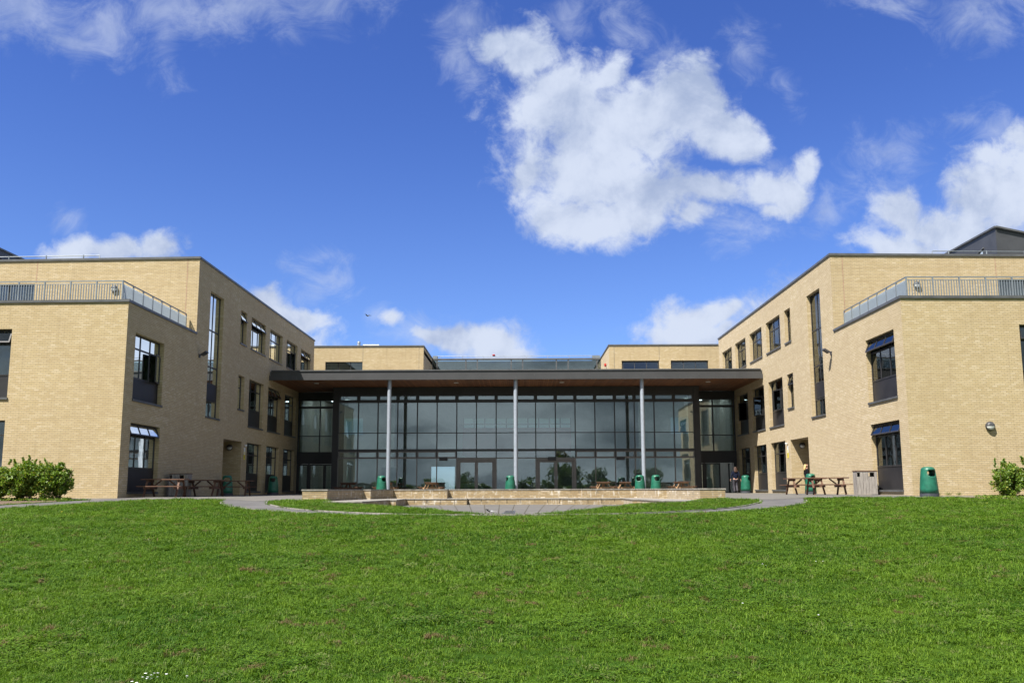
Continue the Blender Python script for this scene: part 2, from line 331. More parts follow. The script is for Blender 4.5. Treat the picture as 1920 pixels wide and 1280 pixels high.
M['soil'] = simple('bed_soil', (0.11, 0.075, 0.05), 0.95, 0, 14, 0.5, 0.8, 30)

def wood_mat(name, c1, c2, scale=(1, 14, 14), rough=0.75):
    mt, nt, b = newmat(name); tc = nt.nodes.new('ShaderNodeTexCoord')
    v = nvec(nt, 'MULTIPLY', tc.outputs['Object'], scale).outputs[0]
    n = nnoise(nt, v, 2.2, 6, 0.65, 2.0, 0.6)
    nt.links.new(nmix(nt, nrange(nt, n, 0.3, 0.7), c1, c2), b.inputs['Base Color']); b.inputs['Roughness'].default_value = rough
    bp = nt.nodes.new('ShaderNodeBump'); bp.inputs['Strength'].default_value = 0.4; bp.inputs['Distance'].default_value = 0.01
    nt.links.new(n, bp.inputs['Height']); nt.links.new(bp.outputs[0], b.inputs['Normal'])
    return mt
M['wood'] = wood_mat('stained_table_wood', (0.080, 0.038, 0.024), (0.165, 0.085, 0.052))
M['wood_pale'] = wood_mat('pale_table_wood', (0.30, 0.17, 0.09), (0.46, 0.30, 0.17))
M['grey_wood'] = wood_mat('weathered_grey_wood', (0.17, 0.15, 0.135), (0.36, 0.33, 0.30), (14, 14, 1))
# canopy soffit: boards running front to back
mt, nt, b = newmat('soffit_boards'); tc = nt.nodes.new('ShaderNodeTexCoord'); sp = nt.nodes.new('ShaderNodeSeparateXYZ'); nt.links.new(tc.outputs['Object'], sp.inputs[0])
xx = nmath(nt, 'DIVIDE', sp.outputs[0], 0.14)
fx = nmath(nt, 'FRACT', xx); fl = nmath(nt, 'FLOOR', xx)
wn = nt.nodes.new('ShaderNodeTexWhiteNoise'); wn.noise_dimensions = '1D'; nt.links.new(fl, wn.inputs['W'])
gr = nnoise(nt, nvec(nt, 'MULTIPLY', tc.outputs['Object'], (12, 0.8, 1)).outputs[0], 2.0, 5, 0.6)
c = nmix(nt, wn.outputs['Value'], (0.155, 0.060, 0.022), (0.29, 0.125, 0.050))
c = nmix(nt, nmath(nt, 'MULTIPLY', nrange(nt, gr, 0.35, 0.7), 0.5), c, (0.08, 0.03, 0.012))
c = nmix(nt, nmath(nt, 'GREATER_THAN', 0.10, fx), c, (0.02, 0.012, 0.008))
nt.links.new(c, b.inputs['Base Color']); b.inputs['Roughness'].default_value = 0.6; M['soffit'] = mt
# pavings
def ground_mat(name, c1, c2, nsc, speck=0.15, rough=0.92):
    mt, nt, b = newmat(name); g = nt.nodes.new('ShaderNodeNewGeometry'); P = g.outputs['Position']
    n = nnoise(nt, P, nsc, 6, 0.65); s = nnoise(nt, P, 60, 3, 0.7)
    c = nmix(nt, nrange(nt, n, 0.3, 0.7), c1, c2)
    c = nmix(nt, nmath(nt, 'MULTIPLY', nrange(nt, s, 0.4, 0.7), speck), c, tuple(x * 1.7 for x in c2))
    nt.links.new(c, b.inputs['Base Color']); b.inputs['Roughness'].default_value = rough; b.inputs['Specular IOR Level'].default_value = 0.2
    bp = nt.nodes.new('ShaderNodeBump'); bp.inputs['Strength'].default_value = 0.4; bp.inputs['Distance'].default_value = 0.01
    nt.links.new(s, bp.inputs['Height']); nt.links.new(bp.outputs[0], b.inputs['Normal'])
    return mt
M['terrace'] = ground_mat('terrace_concrete', (0.105, 0.099, 0.089), (0.14, 0.132, 0.12), 0.6)
M['asphalt'] = ground_mat('path_asphalt', (0.082, 0.080, 0.080), (0.115, 0.110, 0.108), 0.9)
mt, nt, b = newmat('radial_paving'); g = nt.nodes.new('ShaderNodeNewGeometry'); sp = nt.nodes.new('ShaderNodeSeparateXYZ'); nt.links.new(g.outputs['Position'], sp.inputs[0])
yy = nmath(nt, 'SUBTRACT', sp.outputs[1], 8.0)
ang = nmath(nt, 'ARCTAN2', sp.outputs[0], yy); rad = nmath(nt, 'SQRT', nmath(nt, 'ADD', nmath(nt, 'MULTIPLY', sp.outputs[0], sp.outputs[0]), nmath(nt, 'MULTIPLY', yy, yy)))
fa = nmath(nt, 'ABSOLUTE', nmath(nt, 'SUBTRACT', nmath(nt, 'FRACT', nmath(nt, 'DIVIDE', ang, 0.0215)), 0.5))
ja = nmath(nt, 'MULTIPLY', nmath(nt, 'MULTIPLY', nmath(nt, 'SUBTRACT', 0.5, fa), 0.0215), rad)
jr = nmath(nt, 'SUBTRACT', 0.5, nmath(nt, 'ABSOLUTE', nmath(nt, 'SUBTRACT', nmath(nt, 'FRACT', nmath(nt, 'DIVIDE', rad, 3.4)), 0.5)))
jj = nmath(nt, 'MAXIMUM', nmath(nt, 'GREATER_THAN', 0.017, ja), nmath(nt, 'GREATER_THAN', 0.02, jr))
n = nnoise(nt, g.outputs['Position'], 1.2, 6, 0.6)
c = nmix(nt, nrange(nt, n, 0.3, 0.7), (0.095, 0.089, 0.080), (0.130, 0.122, 0.110))
c = nmix(nt, jj, c, (0.045, 0.038, 0.022)); nt.links.new(c, b.inputs['Base Color']); b.inputs['Roughness'].default_value = 0.9; M['paving'] = mt
# lawn soil-level material and blades
def grass_col(nt, P):
    a = nnoise(nt, P, 0.35, 5, 0.6); bb = nnoise(nt, P, 2.4, 5, 0.65); d = nnoise(nt, P, 9.0, 3, 0.6)
    c = nmix(nt, nrange(nt, a, 0.35, 0.65), (0.044, 0.112, 0.005), (0.096, 0.178, 0.009))
    c = nmix(nt, nmath(nt, 'MULTIPLY', nrange(nt, bb, 0.42, 0.68), 0.75), c, (0.038, 0.098, 0.005))
    c = nmix(nt, nmath(nt, 'MULTIPLY', nrange(nt, d, 0.5, 0.75), 0.5), c, (0.135, 0.215, 0.012))
    return c
mt, nt, b = newmat('lawn_ground'); g = nt.nodes.new('ShaderNodeNewGeometry'); P = g.outputs['Position']
c = nmix(nt, 1.0, grass_col(nt, P), (0.72, 0.72, 0.72), 'MULTIPLY')
c = nmix(nt, nrange(nt, nnoise(nt, P, 42, 4, 0.7), 0.35, 0.7), nmix(nt, 1.0, c, (0.55, 0.55, 0.55), 'MULTIPLY'), c)
nt.links.new(c, b.inputs['Base Color']); b.inputs['Roughness'].default_value = 0.95; b.inputs['Specular IOR Level'].default_value = 0.1
bp = nt.nodes.new('ShaderNodeBump'); bp.inputs['Strength'].default_value = 0.8; bp.inputs['Distance'].default_value = 0.04
nt.links.new(nnoise(nt, P, 25, 4, 0.7), bp.inputs['Height']); nt.links.new(bp.outputs[0], b.inputs['Normal'])
M['lawn'] = mt
mt, nt, b = newmat('grass_blades'); g = nt.nodes.new('ShaderNodeNewGeometry'); P = g.outputs['Position']
c = grass_col(nt, P)
oi = nt.nodes.new('ShaderNodeObjectInfo')
c = nmix(nt, nmath(nt, 'MULTIPLY', nrange(nt, g.outputs['Random Per Island'], 0.35, 1.0, 0, 1, False), 0.75), c, (0.170, 0.262, 0.022))
c = nmix(nt, nmath(nt, 'MULTIPLY', nrange(nt, g.outputs['Random Per Island'], 0.30, 0.0, 0, 1, False), 0.8), c, (0.022, 0.058, 0.004))
pk = nnoise(nt, nvec(nt, 'MULTIPLY', P, (1, 1.0, 0.2)).outputs[0], 2.1, 4, 0.72)
c = nmix(nt, nmath(nt, 'MULTIPLY', nrange(nt, pk, 0.598, 0.66), 0.9), c, (0.16, 0.10, 0.055))
dry = nmath(nt, 'GREATER_THAN', oi.outputs['Random'], 0.965)
c = nmix(nt, nmath(nt, 'MULTIPLY', dry, 0.4), c, (0.26, 0.24, 0.12))
nt.links.new(c, b.inputs['Base Color']); b.inputs['Roughness'].default_value = 0.6; b.inputs['Specular IOR Level'].default_value = 0.22
out = nt.nodes['Material Output']; tl = nt.nodes.new('ShaderNodeBsdfTranslucent'); nt.links.new(nmix(nt, 1.0, c, (1.1, 1.25, 0.5), 'MULTIPLY'), tl.inputs[0])
mx = nt.nodes.new('ShaderNodeMixShader'); mx.inputs[0].default_value = 0.3; nt.links.new(b.outputs[0], mx.inputs[1]); nt.links.new(tl.outputs[0], mx.inputs[2]); nt.links.new(mx.outputs[0], out.inputs[0])
M['blade'] = mt
def leaf_mat(name, c1, c2, c3):
    mt, nt, b = newmat(name); g = nt.nodes.new('ShaderNodeNewGeometry')
    r = g.outputs['Random Per Island']
    c = nmix(nt, nrange(nt, r, 0.0, 0.7, 0, 1, False), c1, c2); c = nmix(nt, nrange(nt, r, 0.8, 1.0, 0, 1, False), c, c3)
    nt.links.new(c, b.inputs['Base Color']); b.inputs['Roughness'].default_value = 0.5
    out = nt.nodes['Material Output']; tl = nt.nodes.new('ShaderNodeBsdfTranslucent'); nt.links.new(nmix(nt, 1.0, c, (1.3, 1.4, 0.5), 'MULTIPLY'), tl.inputs[0])
    mx = nt.nodes.new('ShaderNodeMixShader'); mx.inputs[0].default_value = 0.35; nt.links.new(b.outputs[0], mx.inputs[1]); nt.links.new(tl.outputs[0], mx.inputs[2]); nt.links.new(mx.outputs[0], out.inputs[0])
    return mt
M['leaf'] = leaf_mat('shrub_leaf', (0.075, 0.14, 0.014), (0.16, 0.25, 0.03), (0.27, 0.22, 0.03))
M['treeleaf'] = leaf_mat('tree_leaf', (0.035, 0.065, 0.015), (0.07, 0.11, 0.025), (0.10, 0.10, 0.03))
M['bark'] = simple('bark', (0.10, 0.075, 0.055), 0.9, 0, 10, 0.4)

# ------------------------------------------------------------------ terrain
BP = [(-200, -1.62), (-20, -1.60), (0, -1.33), (22.5, -0.435), (24.5, -0.43), (27, -0.34), (30, -0.22), (32, -0.15), (34, -0.08), (36, -0.015), (3000, -0.015)]
def Bz(y):
    if y <= BP[0][0]: return BP[0][1]
    for (a, za), (b_, zb) in zip(BP, BP[1:]):
        if y <= b_: return za + (zb - za) * (y - a) / (b_ - a)
    return BP[-1][1]
def inside(x, y, poly):
    c = False; j = len(poly) - 1
    for i in range(len(poly)):
        xi, yi = poly[i]; xj, yj = poly[j]
        if (yi > y) != (yj > y) and x < (xj - xi) * (y - yi) / (yj - yi) + xi: c = not c
        j = i
    return c
def dist(x, y, poly):
    best = 1e9
    for i in range(len(poly)):
        ax, ay = poly[i]; bx, by = poly[(i + 1) % len(poly)]
        vx, vy = bx - ax, by - ay; t = max(0, min(1, ((x - ax) * vx + (y - ay) * vy) / (vx * vx + vy * vy)))
        best = min(best, math.hypot(x - ax - vx * t, y - ay - vy * t))
    return best
def mirror(half): return half + [(-x, y) for x, y in reversed(half) if abs(x) > 1e-6]
# seating bowl plan, left half from the open end to the middle
T1 = mirror([(-7.05, 33.0), (-6.72, 38.6), (-6.36, 38.6), (-5.85, 42.0), (-3.25, 42.0), (-3.25, 42.7)])          # inner face, upper tier
T1o = mirror([(-8.0, 33.0), (-7.35, 39.1), (-6.95, 39.1), (-6.40, 42.5), (-3.8, 42.5), (-3.8, 43.2)])
T2 = mirror([(-5.38, 31.0), (-5.15, 36.0), (-4.86, 36.0), (-5.0, 40.2), (-2.2, 40.2), (-2.2, 40.9)])            # inner face, lower tier
PIT_Z = -0.42
PAVE = [(-5.5, 30.6), (-4.2, 29.8), (-2.6, 27.6), (-1.3, 25.4), (-0.55, 24.2), (0.62, 24.1), (1.5, 25.6), (2.6, 28.0), (4.0, 30.4), (5.5, 31.0), (6.0, 33), (5.6, 41.4), (-5.6, 41.4), (-6.0, 33)]
PITHOLE = [(-7.4, 33.3), (-6.9, 39), (-6.3, 42.3), (-3.5, 42.9), (3.5, 42.9), (6.3, 42.3), (6.9, 39), (7.4, 33.3), (5.5, 31.2), (4.0, 30.4), (2.6, 28.0), (1.5, 25.6), (0.62, 24.1), (-0.55, 24.2), (-1.3, 25.4), (-2.6, 27.6), (-4.2, 29.8), (-5.5, 31.0)]
def lawn_z(x, y):
    z = Bz(y)
    if abs(x) < 9 and 22 < y < 44:
        if inside(x, y, PITHOLE): return -0.62
        if y < 33.2: z = min(z, PIT_Z - 0.01 + 0.28 * dist(x, y, PAVE))
    return z
TERR = ([(-60, 33.4), (-18.2, 33.4), (-15.8, 33.7), (-13.0, 33.9), (-11.2, 33.7), (-10.4, 33.1), (-9.6, 32.4), (-8.6, 32.6), (-7.6, 33.15)]
        + [(-7.1, 39.0), (-6.7, 39.0), (-6.15, 42.35), (-3.6, 42.35), (-3.6, 43.0)])
TERR = TERR + [(-x, y) for x, y in reversed(TERR)] + [(60, 80), (-60, 80)]
PATHC = [(-10.4, 34.4, 1.0), (-9.95, 32.4, 0.85), (-9.1, 29.8, 0.72), (-7.2, 27.0, 0.52), (-4.7, 25.0, 0.42), (-2.2, 23.9, 0.42), (0, 23.55, 0.5)]
PATHC = PATHC + [(-x, y, w) for x, y, w in reversed(PATHC[:-1])]
def ribbon(pts, sub=6):
    # Catmull-Rom centre line, then left/right edges
    P = [pts[0]] + pts + [pts[-1]]; C = []
    for i in range(1, len(P) - 2):
        for k in range(sub):
            t = k / sub
            C.append([0.5 * ((2 * P[i][j]) + (-P[i-1][j] + P[i+1][j]) * t + (2*P[i-1][j] - 5*P[i][j] + 4*P[i+1][j] - P[i+2][j]) * t*t + (-P[i-1][j] + 3*P[i][j] - 3*P[i+1][j] + P[i+2][j]) * t**3) for j in range(3)])
    C.append(list(pts[-1]))
    L, Rr = [], []
    for i, (x, y, w) in enumerate(C):
        a = C[max(0, i - 1)]; b_ = C[min(len(C) - 1, i + 1)]; dx, dy = b_[0] - a[0], b_[1] - a[1]; l = math.hypot(dx, dy)
        L.append((x - dy / l * w, y + dx / l * w)); Rr.append((x + dy / l * w, y - dx / l * w))
    return L + Rr[::-1]
PATH = ribbon(PATHC)
PATH_L = ribbon([(-15.0, 34.2, 0.9), (-16.0, 31.5, 0.85), (-17.0, 28.6, 0.85), (-18.4, 25.5, 0.85), (-20.6, 21.5, 0.85), (-24, 17, 0.85)])
BED_L = [(-32, 33.9), (-16.7, 33.9), (-16.9, 32.4), (-18.0, 29.2), (-19.5, 26.2), (-22, 22.4), (-32, 22.4)]
BED_R = [(32, 33.9), (17.3, 33.9), (17.0, 33.2), (17.9, 32.3), (32, 30.6)]
def drape(poly, off, zf=Bz):
    bm = bmesh.new(); from mathutils.geometry import tessellate_polygon
    vs = [bm.verts.new((x, y, 0)) for x, y in poly]
    for tri in tessellate_polygon([[Vector((x, y, 0)) for x, y in poly]]):
        try: bm.faces.new([vs[i] for i in tri])
        except ValueError: pass
    ys = [b_[0] for b_ in BP]
    for y in ys:
        bmesh.ops.bisect_plane(bm, geom=bm.verts[:] + bm.edges[:] + bm.faces[:], plane_co=(0, y, 0), plane_no=(0, 1, 0))
    for v_ in bm.verts: v_.co.z = zf(v_.co.y) + off
    bmesh.ops.recalc_face_normals(bm, faces=bm.faces)
    if sum(f.normal.z for f in bm.faces) < 0: bmesh.ops.reverse_faces(bm, faces=bm.faces)
    return bm
def lines(a, b_, st): 
    n = int(round((b_ - a) / st)); return [a + (b_ - a) * i / n for i in range(n + 1)]
xs = [-900, -500, -250, -120, -60, -40] + lines(-28, -9.25, 0.75) + lines(-9, 9, 0.2) + lines(9.25, 28, 0.75) + [40, 60, 120, 250, 500, 900]
ys = [-900, -500, -200, -120, -60, -20, -10, 0, 4, 8, 12, 16, 20] + lines(22, 44, 0.2) + [48, 60, 90, 200, 500, 1200]
ys = sorted(set(ys + [b_[0] for b_ in BP if 20 < b_[0] < 44]))
bm = bmesh.new(); grid = [[bm.verts.new((x, y, lawn_z(x, y))) for x in xs] for y in ys]
for j in range(len(ys) - 1):
    for i in range(len(xs) - 1): bm.faces.new((grid[j][i], grid[j][i+1], grid[j+1][i+1], grid[j+1][i]))
tag(obj('lawn', bm, M['lawn'], smooth=False), kind='structure')
tag(obj('terrace', drape(TERR, 0.015), M['terrace']), kind='structure')
tag(obj('path', drape(PATH, 0.008), M['asphalt']), kind='structure')
tag(obj('path', drape(PATH_L, 0.020), M['asphalt']), kind='structure')
kb = bmesh.new(); hn = len(PATH) // 2
for side in (PATH[:hn], PATH[hn:]):
    for a_, b_ in zip(side, side[1:]):
        if max(a_[1], b_[1]) > 32.0: continue
        bar(kb, (a_[0], a_[1], lawn_z(*a_) + .012), (b_[0], b_[1], lawn_z(*b_) + .012), .05, .05)
tag(obj('kerb', kb, M['coping_stone']), kind='structure')
tag(obj('flower_bed', drape(BED_L, 0.026), M['soil']), kind='structure')
tag(obj('flower_bed', drape(BED_R, 0.026), M['soil']), kind='structure')
PAVE_W = [(x + (.45 if x > 0 else -.45), y - (.45 if y < 31 else 0)) if abs(x) > 1 and y < 31.2 else (x, y - .3 if y < 25 else y) for x, y in PAVE]
bm = drape(PAVE_W, 0, lambda y: PIT_Z); tag(obj('paving', bm, M['paving']), kind='structure')

# seating bowl: two stepped tiers of brick bench
bowl = thing('seating_wall', 'low stepped brick seating walls curving round the sunken paving', 'seating wall', (0, 37, -0.4))
def prism(outline, z0, z1, bm=None):
    from mathutils.geometry import tessellate_polygon
    bm = bm or bmesh.new()
    lo = [bm.verts.new((x, y, z0)) for x, y in outline]; hi = [bm.verts.new((x, y, z1)) for x, y in outline]
    n = len(outline); lay = bm.loops.layers.uv.verify(); acc = 0
    for i in range(n):
        j = (i + 1) % n; L = math.hypot(outline[j][0] - outline[i][0], outline[j][1] - outline[i][1])
        f = bm.faces.new((lo[i], lo[j], hi[j], hi[i]))
        for lp, uv in zip(f.loops, ((acc, z0), (acc + L, z0), (acc + L, z1), (acc, z1))): lp[lay].uv = uv
        acc += L
    for tri in tessellate_polygon([[Vector((x, y, 0)) for x, y in outline]]):
        for k, rg in ((1, hi), (-1, lo)):
            f = bm.faces.new([rg[i] for i in tri][::k])
            for lp in f.loops: lp[lay].uv = (lp.vert.co.x, lp.vert.co.y)
    bmesh.ops.recalc_face_normals(bm, faces=bm.faces)
    return bm
def shift_out(inner, outer, a, b_):  # blend between outlines
    return [(p[0] + (q[0] - p[0]) * a, p[1] + (q[1] - p[1]) * a) for p, q in zip(inner, outer)], [(p[0] + (q[0] - p[0]) * b_, p[1] + (q[1] - p[1]) * b_) for p, q in zip(inner, outer)]
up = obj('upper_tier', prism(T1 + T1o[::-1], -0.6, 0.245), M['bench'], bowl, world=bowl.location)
T1c = [(x * 0.997, y - 0.02) for x, y in T1]; T1oc = [(x * 1.003, y + 0.02) for x, y in T1o]; T1c[0] = (-7.03, 32.98); T1c[-1] = (7.03, 32.98); T1oc[0] = (-8.03, 32.98); T1oc[-1] = (8.03, 32.98)
obj('coping', prism(T1c + T1oc[::-1], 0.246, 0.30), M['coping_stone'], up, world=bowl.location)
T2o = [(p[0] * 1.0 + (0.004 if p[0] > 0 else -0.004) * 0, p[1]) for p in T1]
T2o[0] = (-6.72, 31.0); T2o[-1] = (6.72, 31.0); T2o.insert(1, (-7.06, 33.03)); T2o.insert(-1, (7.06, 33.03))
T2in = T2[:]
def tri_ring(inner, outer): return inner + outer[::-1]
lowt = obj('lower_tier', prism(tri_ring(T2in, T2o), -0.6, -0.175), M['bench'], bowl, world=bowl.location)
T2c = [(x * 0.996, y - 0.02) for x, y in T2in]; T2c[0] = (-5.36, 30.98); T2c[-1] = (5.36, 30.98)
T2oc = [(x * 0.999, y) for x, y in T2o]; T2oc[0] = (-6.74, 30.98); T2oc[-1] = (6.74, 30.98)
obj('coping', prism(tri_ring(T2c, T2oc), -0.174, -0.135), M['coping_stone'], lowt, world=bowl.location)
# vertical weep joints on the low face
bm = bmesh.new()
for x in lines(-4.6, 4.6, 0.62):
    yf = 40.9 if abs(x) < 2.2 else 40.2
    x += random.uniform(-.05, .05); box(bm, x - random.uniform(.006, .018), x + 0.01, yf - 0.006, yf + 0.01, random.uniform(-.40, -.27), -0.18)
obj('drain_slot', bm, M['black'], lowt, world=bowl.location)
# drain cover
bm = bmesh.new(); hexa(bm, [Vector(p) for p in ((-0.30, 24.9, PIT_Z + .002), (0.08, 24.9, PIT_Z + .002), (0.10, 28.6, PIT_Z + .002), (-0.16, 28.6, PIT_Z + .002), (-0.30, 24.9, PIT_Z + .012), (0.08, 24.9, PIT_Z + .012), (0.10, 28.6, PIT_Z + .012), (-0.16, 28.6, PIT_Z + .012))])
for k in range(18): box(bm, -0.22, 0.06, 25.05 + k * 0.19, 25.09 + k * 0.19, PIT_Z + .012, PIT_Z + .018)
tag(obj('drain_cover', bm, M['coping']), 'dark metal drain cover let into the sunken paving', 'drain cover')
# ------------------------------------------------------------------ walls and windows
def wall(bm, F, L, z0, z1, ops, u_off=0.0):
    """flat wall along F.t with rectangular openings (u0,u1,z0,z1,reveal)"""
    us = sorted(set([0, L] + [o[0] for o in ops] + [o[1] for o in ops])); zs = sorted(set([z0, z1] + [o[2] for o in ops] + [o[3] for o in ops]))
    us = [x for x in us if 0 <= x <= L]; zs = [x for x in zs if z0 <= x <= z1]
    lay = bm.loops.layers.uv.verify()
    def quad(c, uvs):
        f = bm.faces.new([bm.verts.new(F.p(*q)) for q in c])
        for lp, w in zip(f.loops, uvs): lp[lay].uv = (w[0] + u_off, w[1])
    for i in range(len(us) - 1):
        for j in range(len(zs) - 1):
            a, b_, c, d = us[i], us[i+1], zs[j], zs[j+1]; mu, mz = (a + b_) / 2, (c + d) / 2
            if any(o[0] < mu < o[1] and o[2] < mz < o[3] for o in ops): continue
            quad([(a, 0, c), (b_, 0, c), (b_, 0, d), (a, 0, d)], [(a, c), (b_, c), (b_, d), (a, d)])
    for (a, b_, c, d, r) in ops:
        quad([(a, 0, c), (a, -r, c), (a, -r, d), (a, 0, d)], [(a, c), (a + r, c), (a + r, d), (a, d)])
        quad([(b_, 0, c), (b_, -r, c), (b_, -r, d), (b_, 0, d)], [(b_, c), (b_ - r, c), (b_ - r, d), (b_, d)])
        quad([(a, 0, d), (b_, 0, d), (b_, -r, d), (a, -r, d)], [(a, d), (b_, d), (b_, d + r), (a, d + r)])
        if c > z0: quad([(a, 0, c), (b_, 0, c), (b_, -r, c), (a, -r, c)], [(a, c), (b_, c), (b_, c - r), (a, c - r)])
FW = 0.055
def sash(F, root_part, u0, u1, z0, z1, mode, ang, dpos=-0.20, ncol=1):
    """an opened light hinged at the top or at one side"""
    bm = bmesh.new(); gm = bmesh.new(); w, h = u1 - u0, z1 - z0
    G = Fr((0, 0, 0), (1, 0, 0), (0, 1, 0))
    for (a, b_, c, d) in ((0, w, 0, 0.055), (0, w, h - 0.055, h), (0, 0.055, 0.055, h - 0.055), (w - 0.055, w, 0.055, h - 0.055)): lbox(bm, G, a, b_, -0.025, 0.03, c, d)
    for k in range(1, ncol): lbox(bm, G, w * k / ncol - 0.025, w * k / ncol + 0.025, -0.022, 0.027, 0.055, h - 0.055)
    lbox(gm, G, 0.05, w - 0.05, -0.004, 0.004, 0.05, h - 0.05)
    def tf(b0):
        for v_ in b0.verts:
            x, y, z = v_.co
            if mode == 'top':
                zz = z - h; y, zz = y * math.cos(ang) - zz * math.sin(ang), y * math.sin(ang) + zz * math.cos(ang); z = zz + h
            elif mode == 'left': x, y = x * math.cos(ang) - y * math.sin(ang), x * math.sin(ang) + y * math.cos(ang)
            elif mode == 'right':
                x -= w; x, y = x * math.cos(ang) + y * math.sin(ang), -x * math.sin(ang) + y * math.cos(ang); x += w
            v_.co = F.p(u0 + x, dpos + 0.03 + y, z0 + z)
    tf(bm); tf(gm)
    o = obj('opening_light', bm, M['frame'], root_part, world=root_part.parent.location); obj('pane', gm, M['glass'], root_part, world=root_part.parent.location)
    return o
def window(F, root, u0, w, z0, z1, cols=3, rows=None, panel=0.0, top_open=False, side=None, dpos=-0.20, sill=True, name='window', curtain=None):
    """rows: heights of transoms above z0 ; panel: height of solid panel at the bottom"""
    rows = rows or []
    fm = bmesh.new(); gm = bmesh.new(); loc = root.location
    u1 = u0 + w; D0, D1 = dpos - 0.07, dpos
    zb = z0 + (0.07 if sill else 0.0)
    lbox(fm, F, u0, u0 + FW, D0, D1, zb, z1); lbox(fm, F, u1 - FW, u1, D0, D1, zb, z1)
    lbox(fm, F, u0 + FW, u1 - FW, D0, D1 + .003, z1 - FW, z1); lbox(fm, F, u0 + FW, u1 - FW, D0, D1 + .003, zb, zb + FW)
    cuts = [zb + FW] + [z0 + r for r in rows] + [z1 - FW]
    if panel: cuts = [zb + FW, z0 + panel] + [z0 + r for r in rows if r > panel + 0.1] + [z1 - FW]
    for c in cuts[1:-1]: lbox(fm, F, u0 + FW, u1 - FW, D0, D1 + .004, c - FW * 0.6, c + FW * 0.6)
    for i in range(len(cuts) - 1):
        c, d = cuts[i] + (FW * .6 if i else 0), cuts[i + 1] - (FW * .6 if i < len(cuts) - 2 else 0)
        if panel and i == 0: continue
        for k in range(1, cols):
            uu = u0 + w * k / cols; lbox(fm, F, uu - FW * .55, uu + FW * .55, D0, D1 - .004, c, d)
    o = obj(name, fm, M['frame'], root, world=loc)
    # glass
    gz0 = z0 + panel if panel else zb; top_z = cuts[-2] if len(cuts) > 2 else z1
    if top_open: gz1 = top_z
    else: gz1 = z1
    if side is None: lbox(gm, F, u0 + .02, u1 - .02, D0 + .03, D0 + .042, gz0, gz1)
    else:
        k = side[0]; a = u0 + w * k / cols; b_ = a + w / cols; sz0, sz1 = cuts[1 if panel else 0], cuts[-2]
        if k > 0: lbox(gm, F, u0 + .02, a, D0 + .03, D0 + .042, gz0, sz1)
        if k < cols - 1: lbox(gm, F, b_, u1 - .02, D0 + .03, D0 + .042, gz0, sz1)
        lbox(gm, F, u0 + .02, u1 - .02, D0 + .03, D0 + .042, sz1 + .002, gz1)
        sash(F, o, a, b_, sz0, sz1, side[1], R(side[2]), dpos)
    obj('pane', gm, M['glass'], o, world=loc)
    if top_open: sash(F, o, u0 + FW, u1 - FW, top_z + .02, z1 - FW, 'top', R(top_open), dpos, cols)
    if panel:
        pm = bmesh.new(); lbox(pm, F, u0 + FW, u1 - FW, D0 + .01, D1 - .015, zb + FW, z0 + panel - FW * .6); obj('panel', pm, M['panel'], o, world=loc)
    if sill:
        sm = bmesh.new(); lbox(sm, F, u0 - .03, u1 + .03, dpos - .02, 0.055, z0 - .02, z0 + .065); obj('sill', sm, M['coping'], o, world=loc)
    if curtain:
        cm = bmesh.new(); ca, cb, cz0, cz1 = curtain; N = 14; pr = None
        for i in range(N + 1):
            t = i / N; uu = u0 + w * (ca + (cb - ca) * t); dd = dpos - 0.20 + 0.035 * math.sin(t * 22)
            a_, b2 = cm.verts.new(F.p(uu, dd, z0 + cz0)), cm.verts.new(F.p(uu, dd, z0 + cz1))
            if pr: cm.faces.new((pr[0], a_, b2, pr[1]))
            pr = (a_, b2)
        obj('curtain', cm, M['curtain'], o, smooth=True, world=loc)
    return o

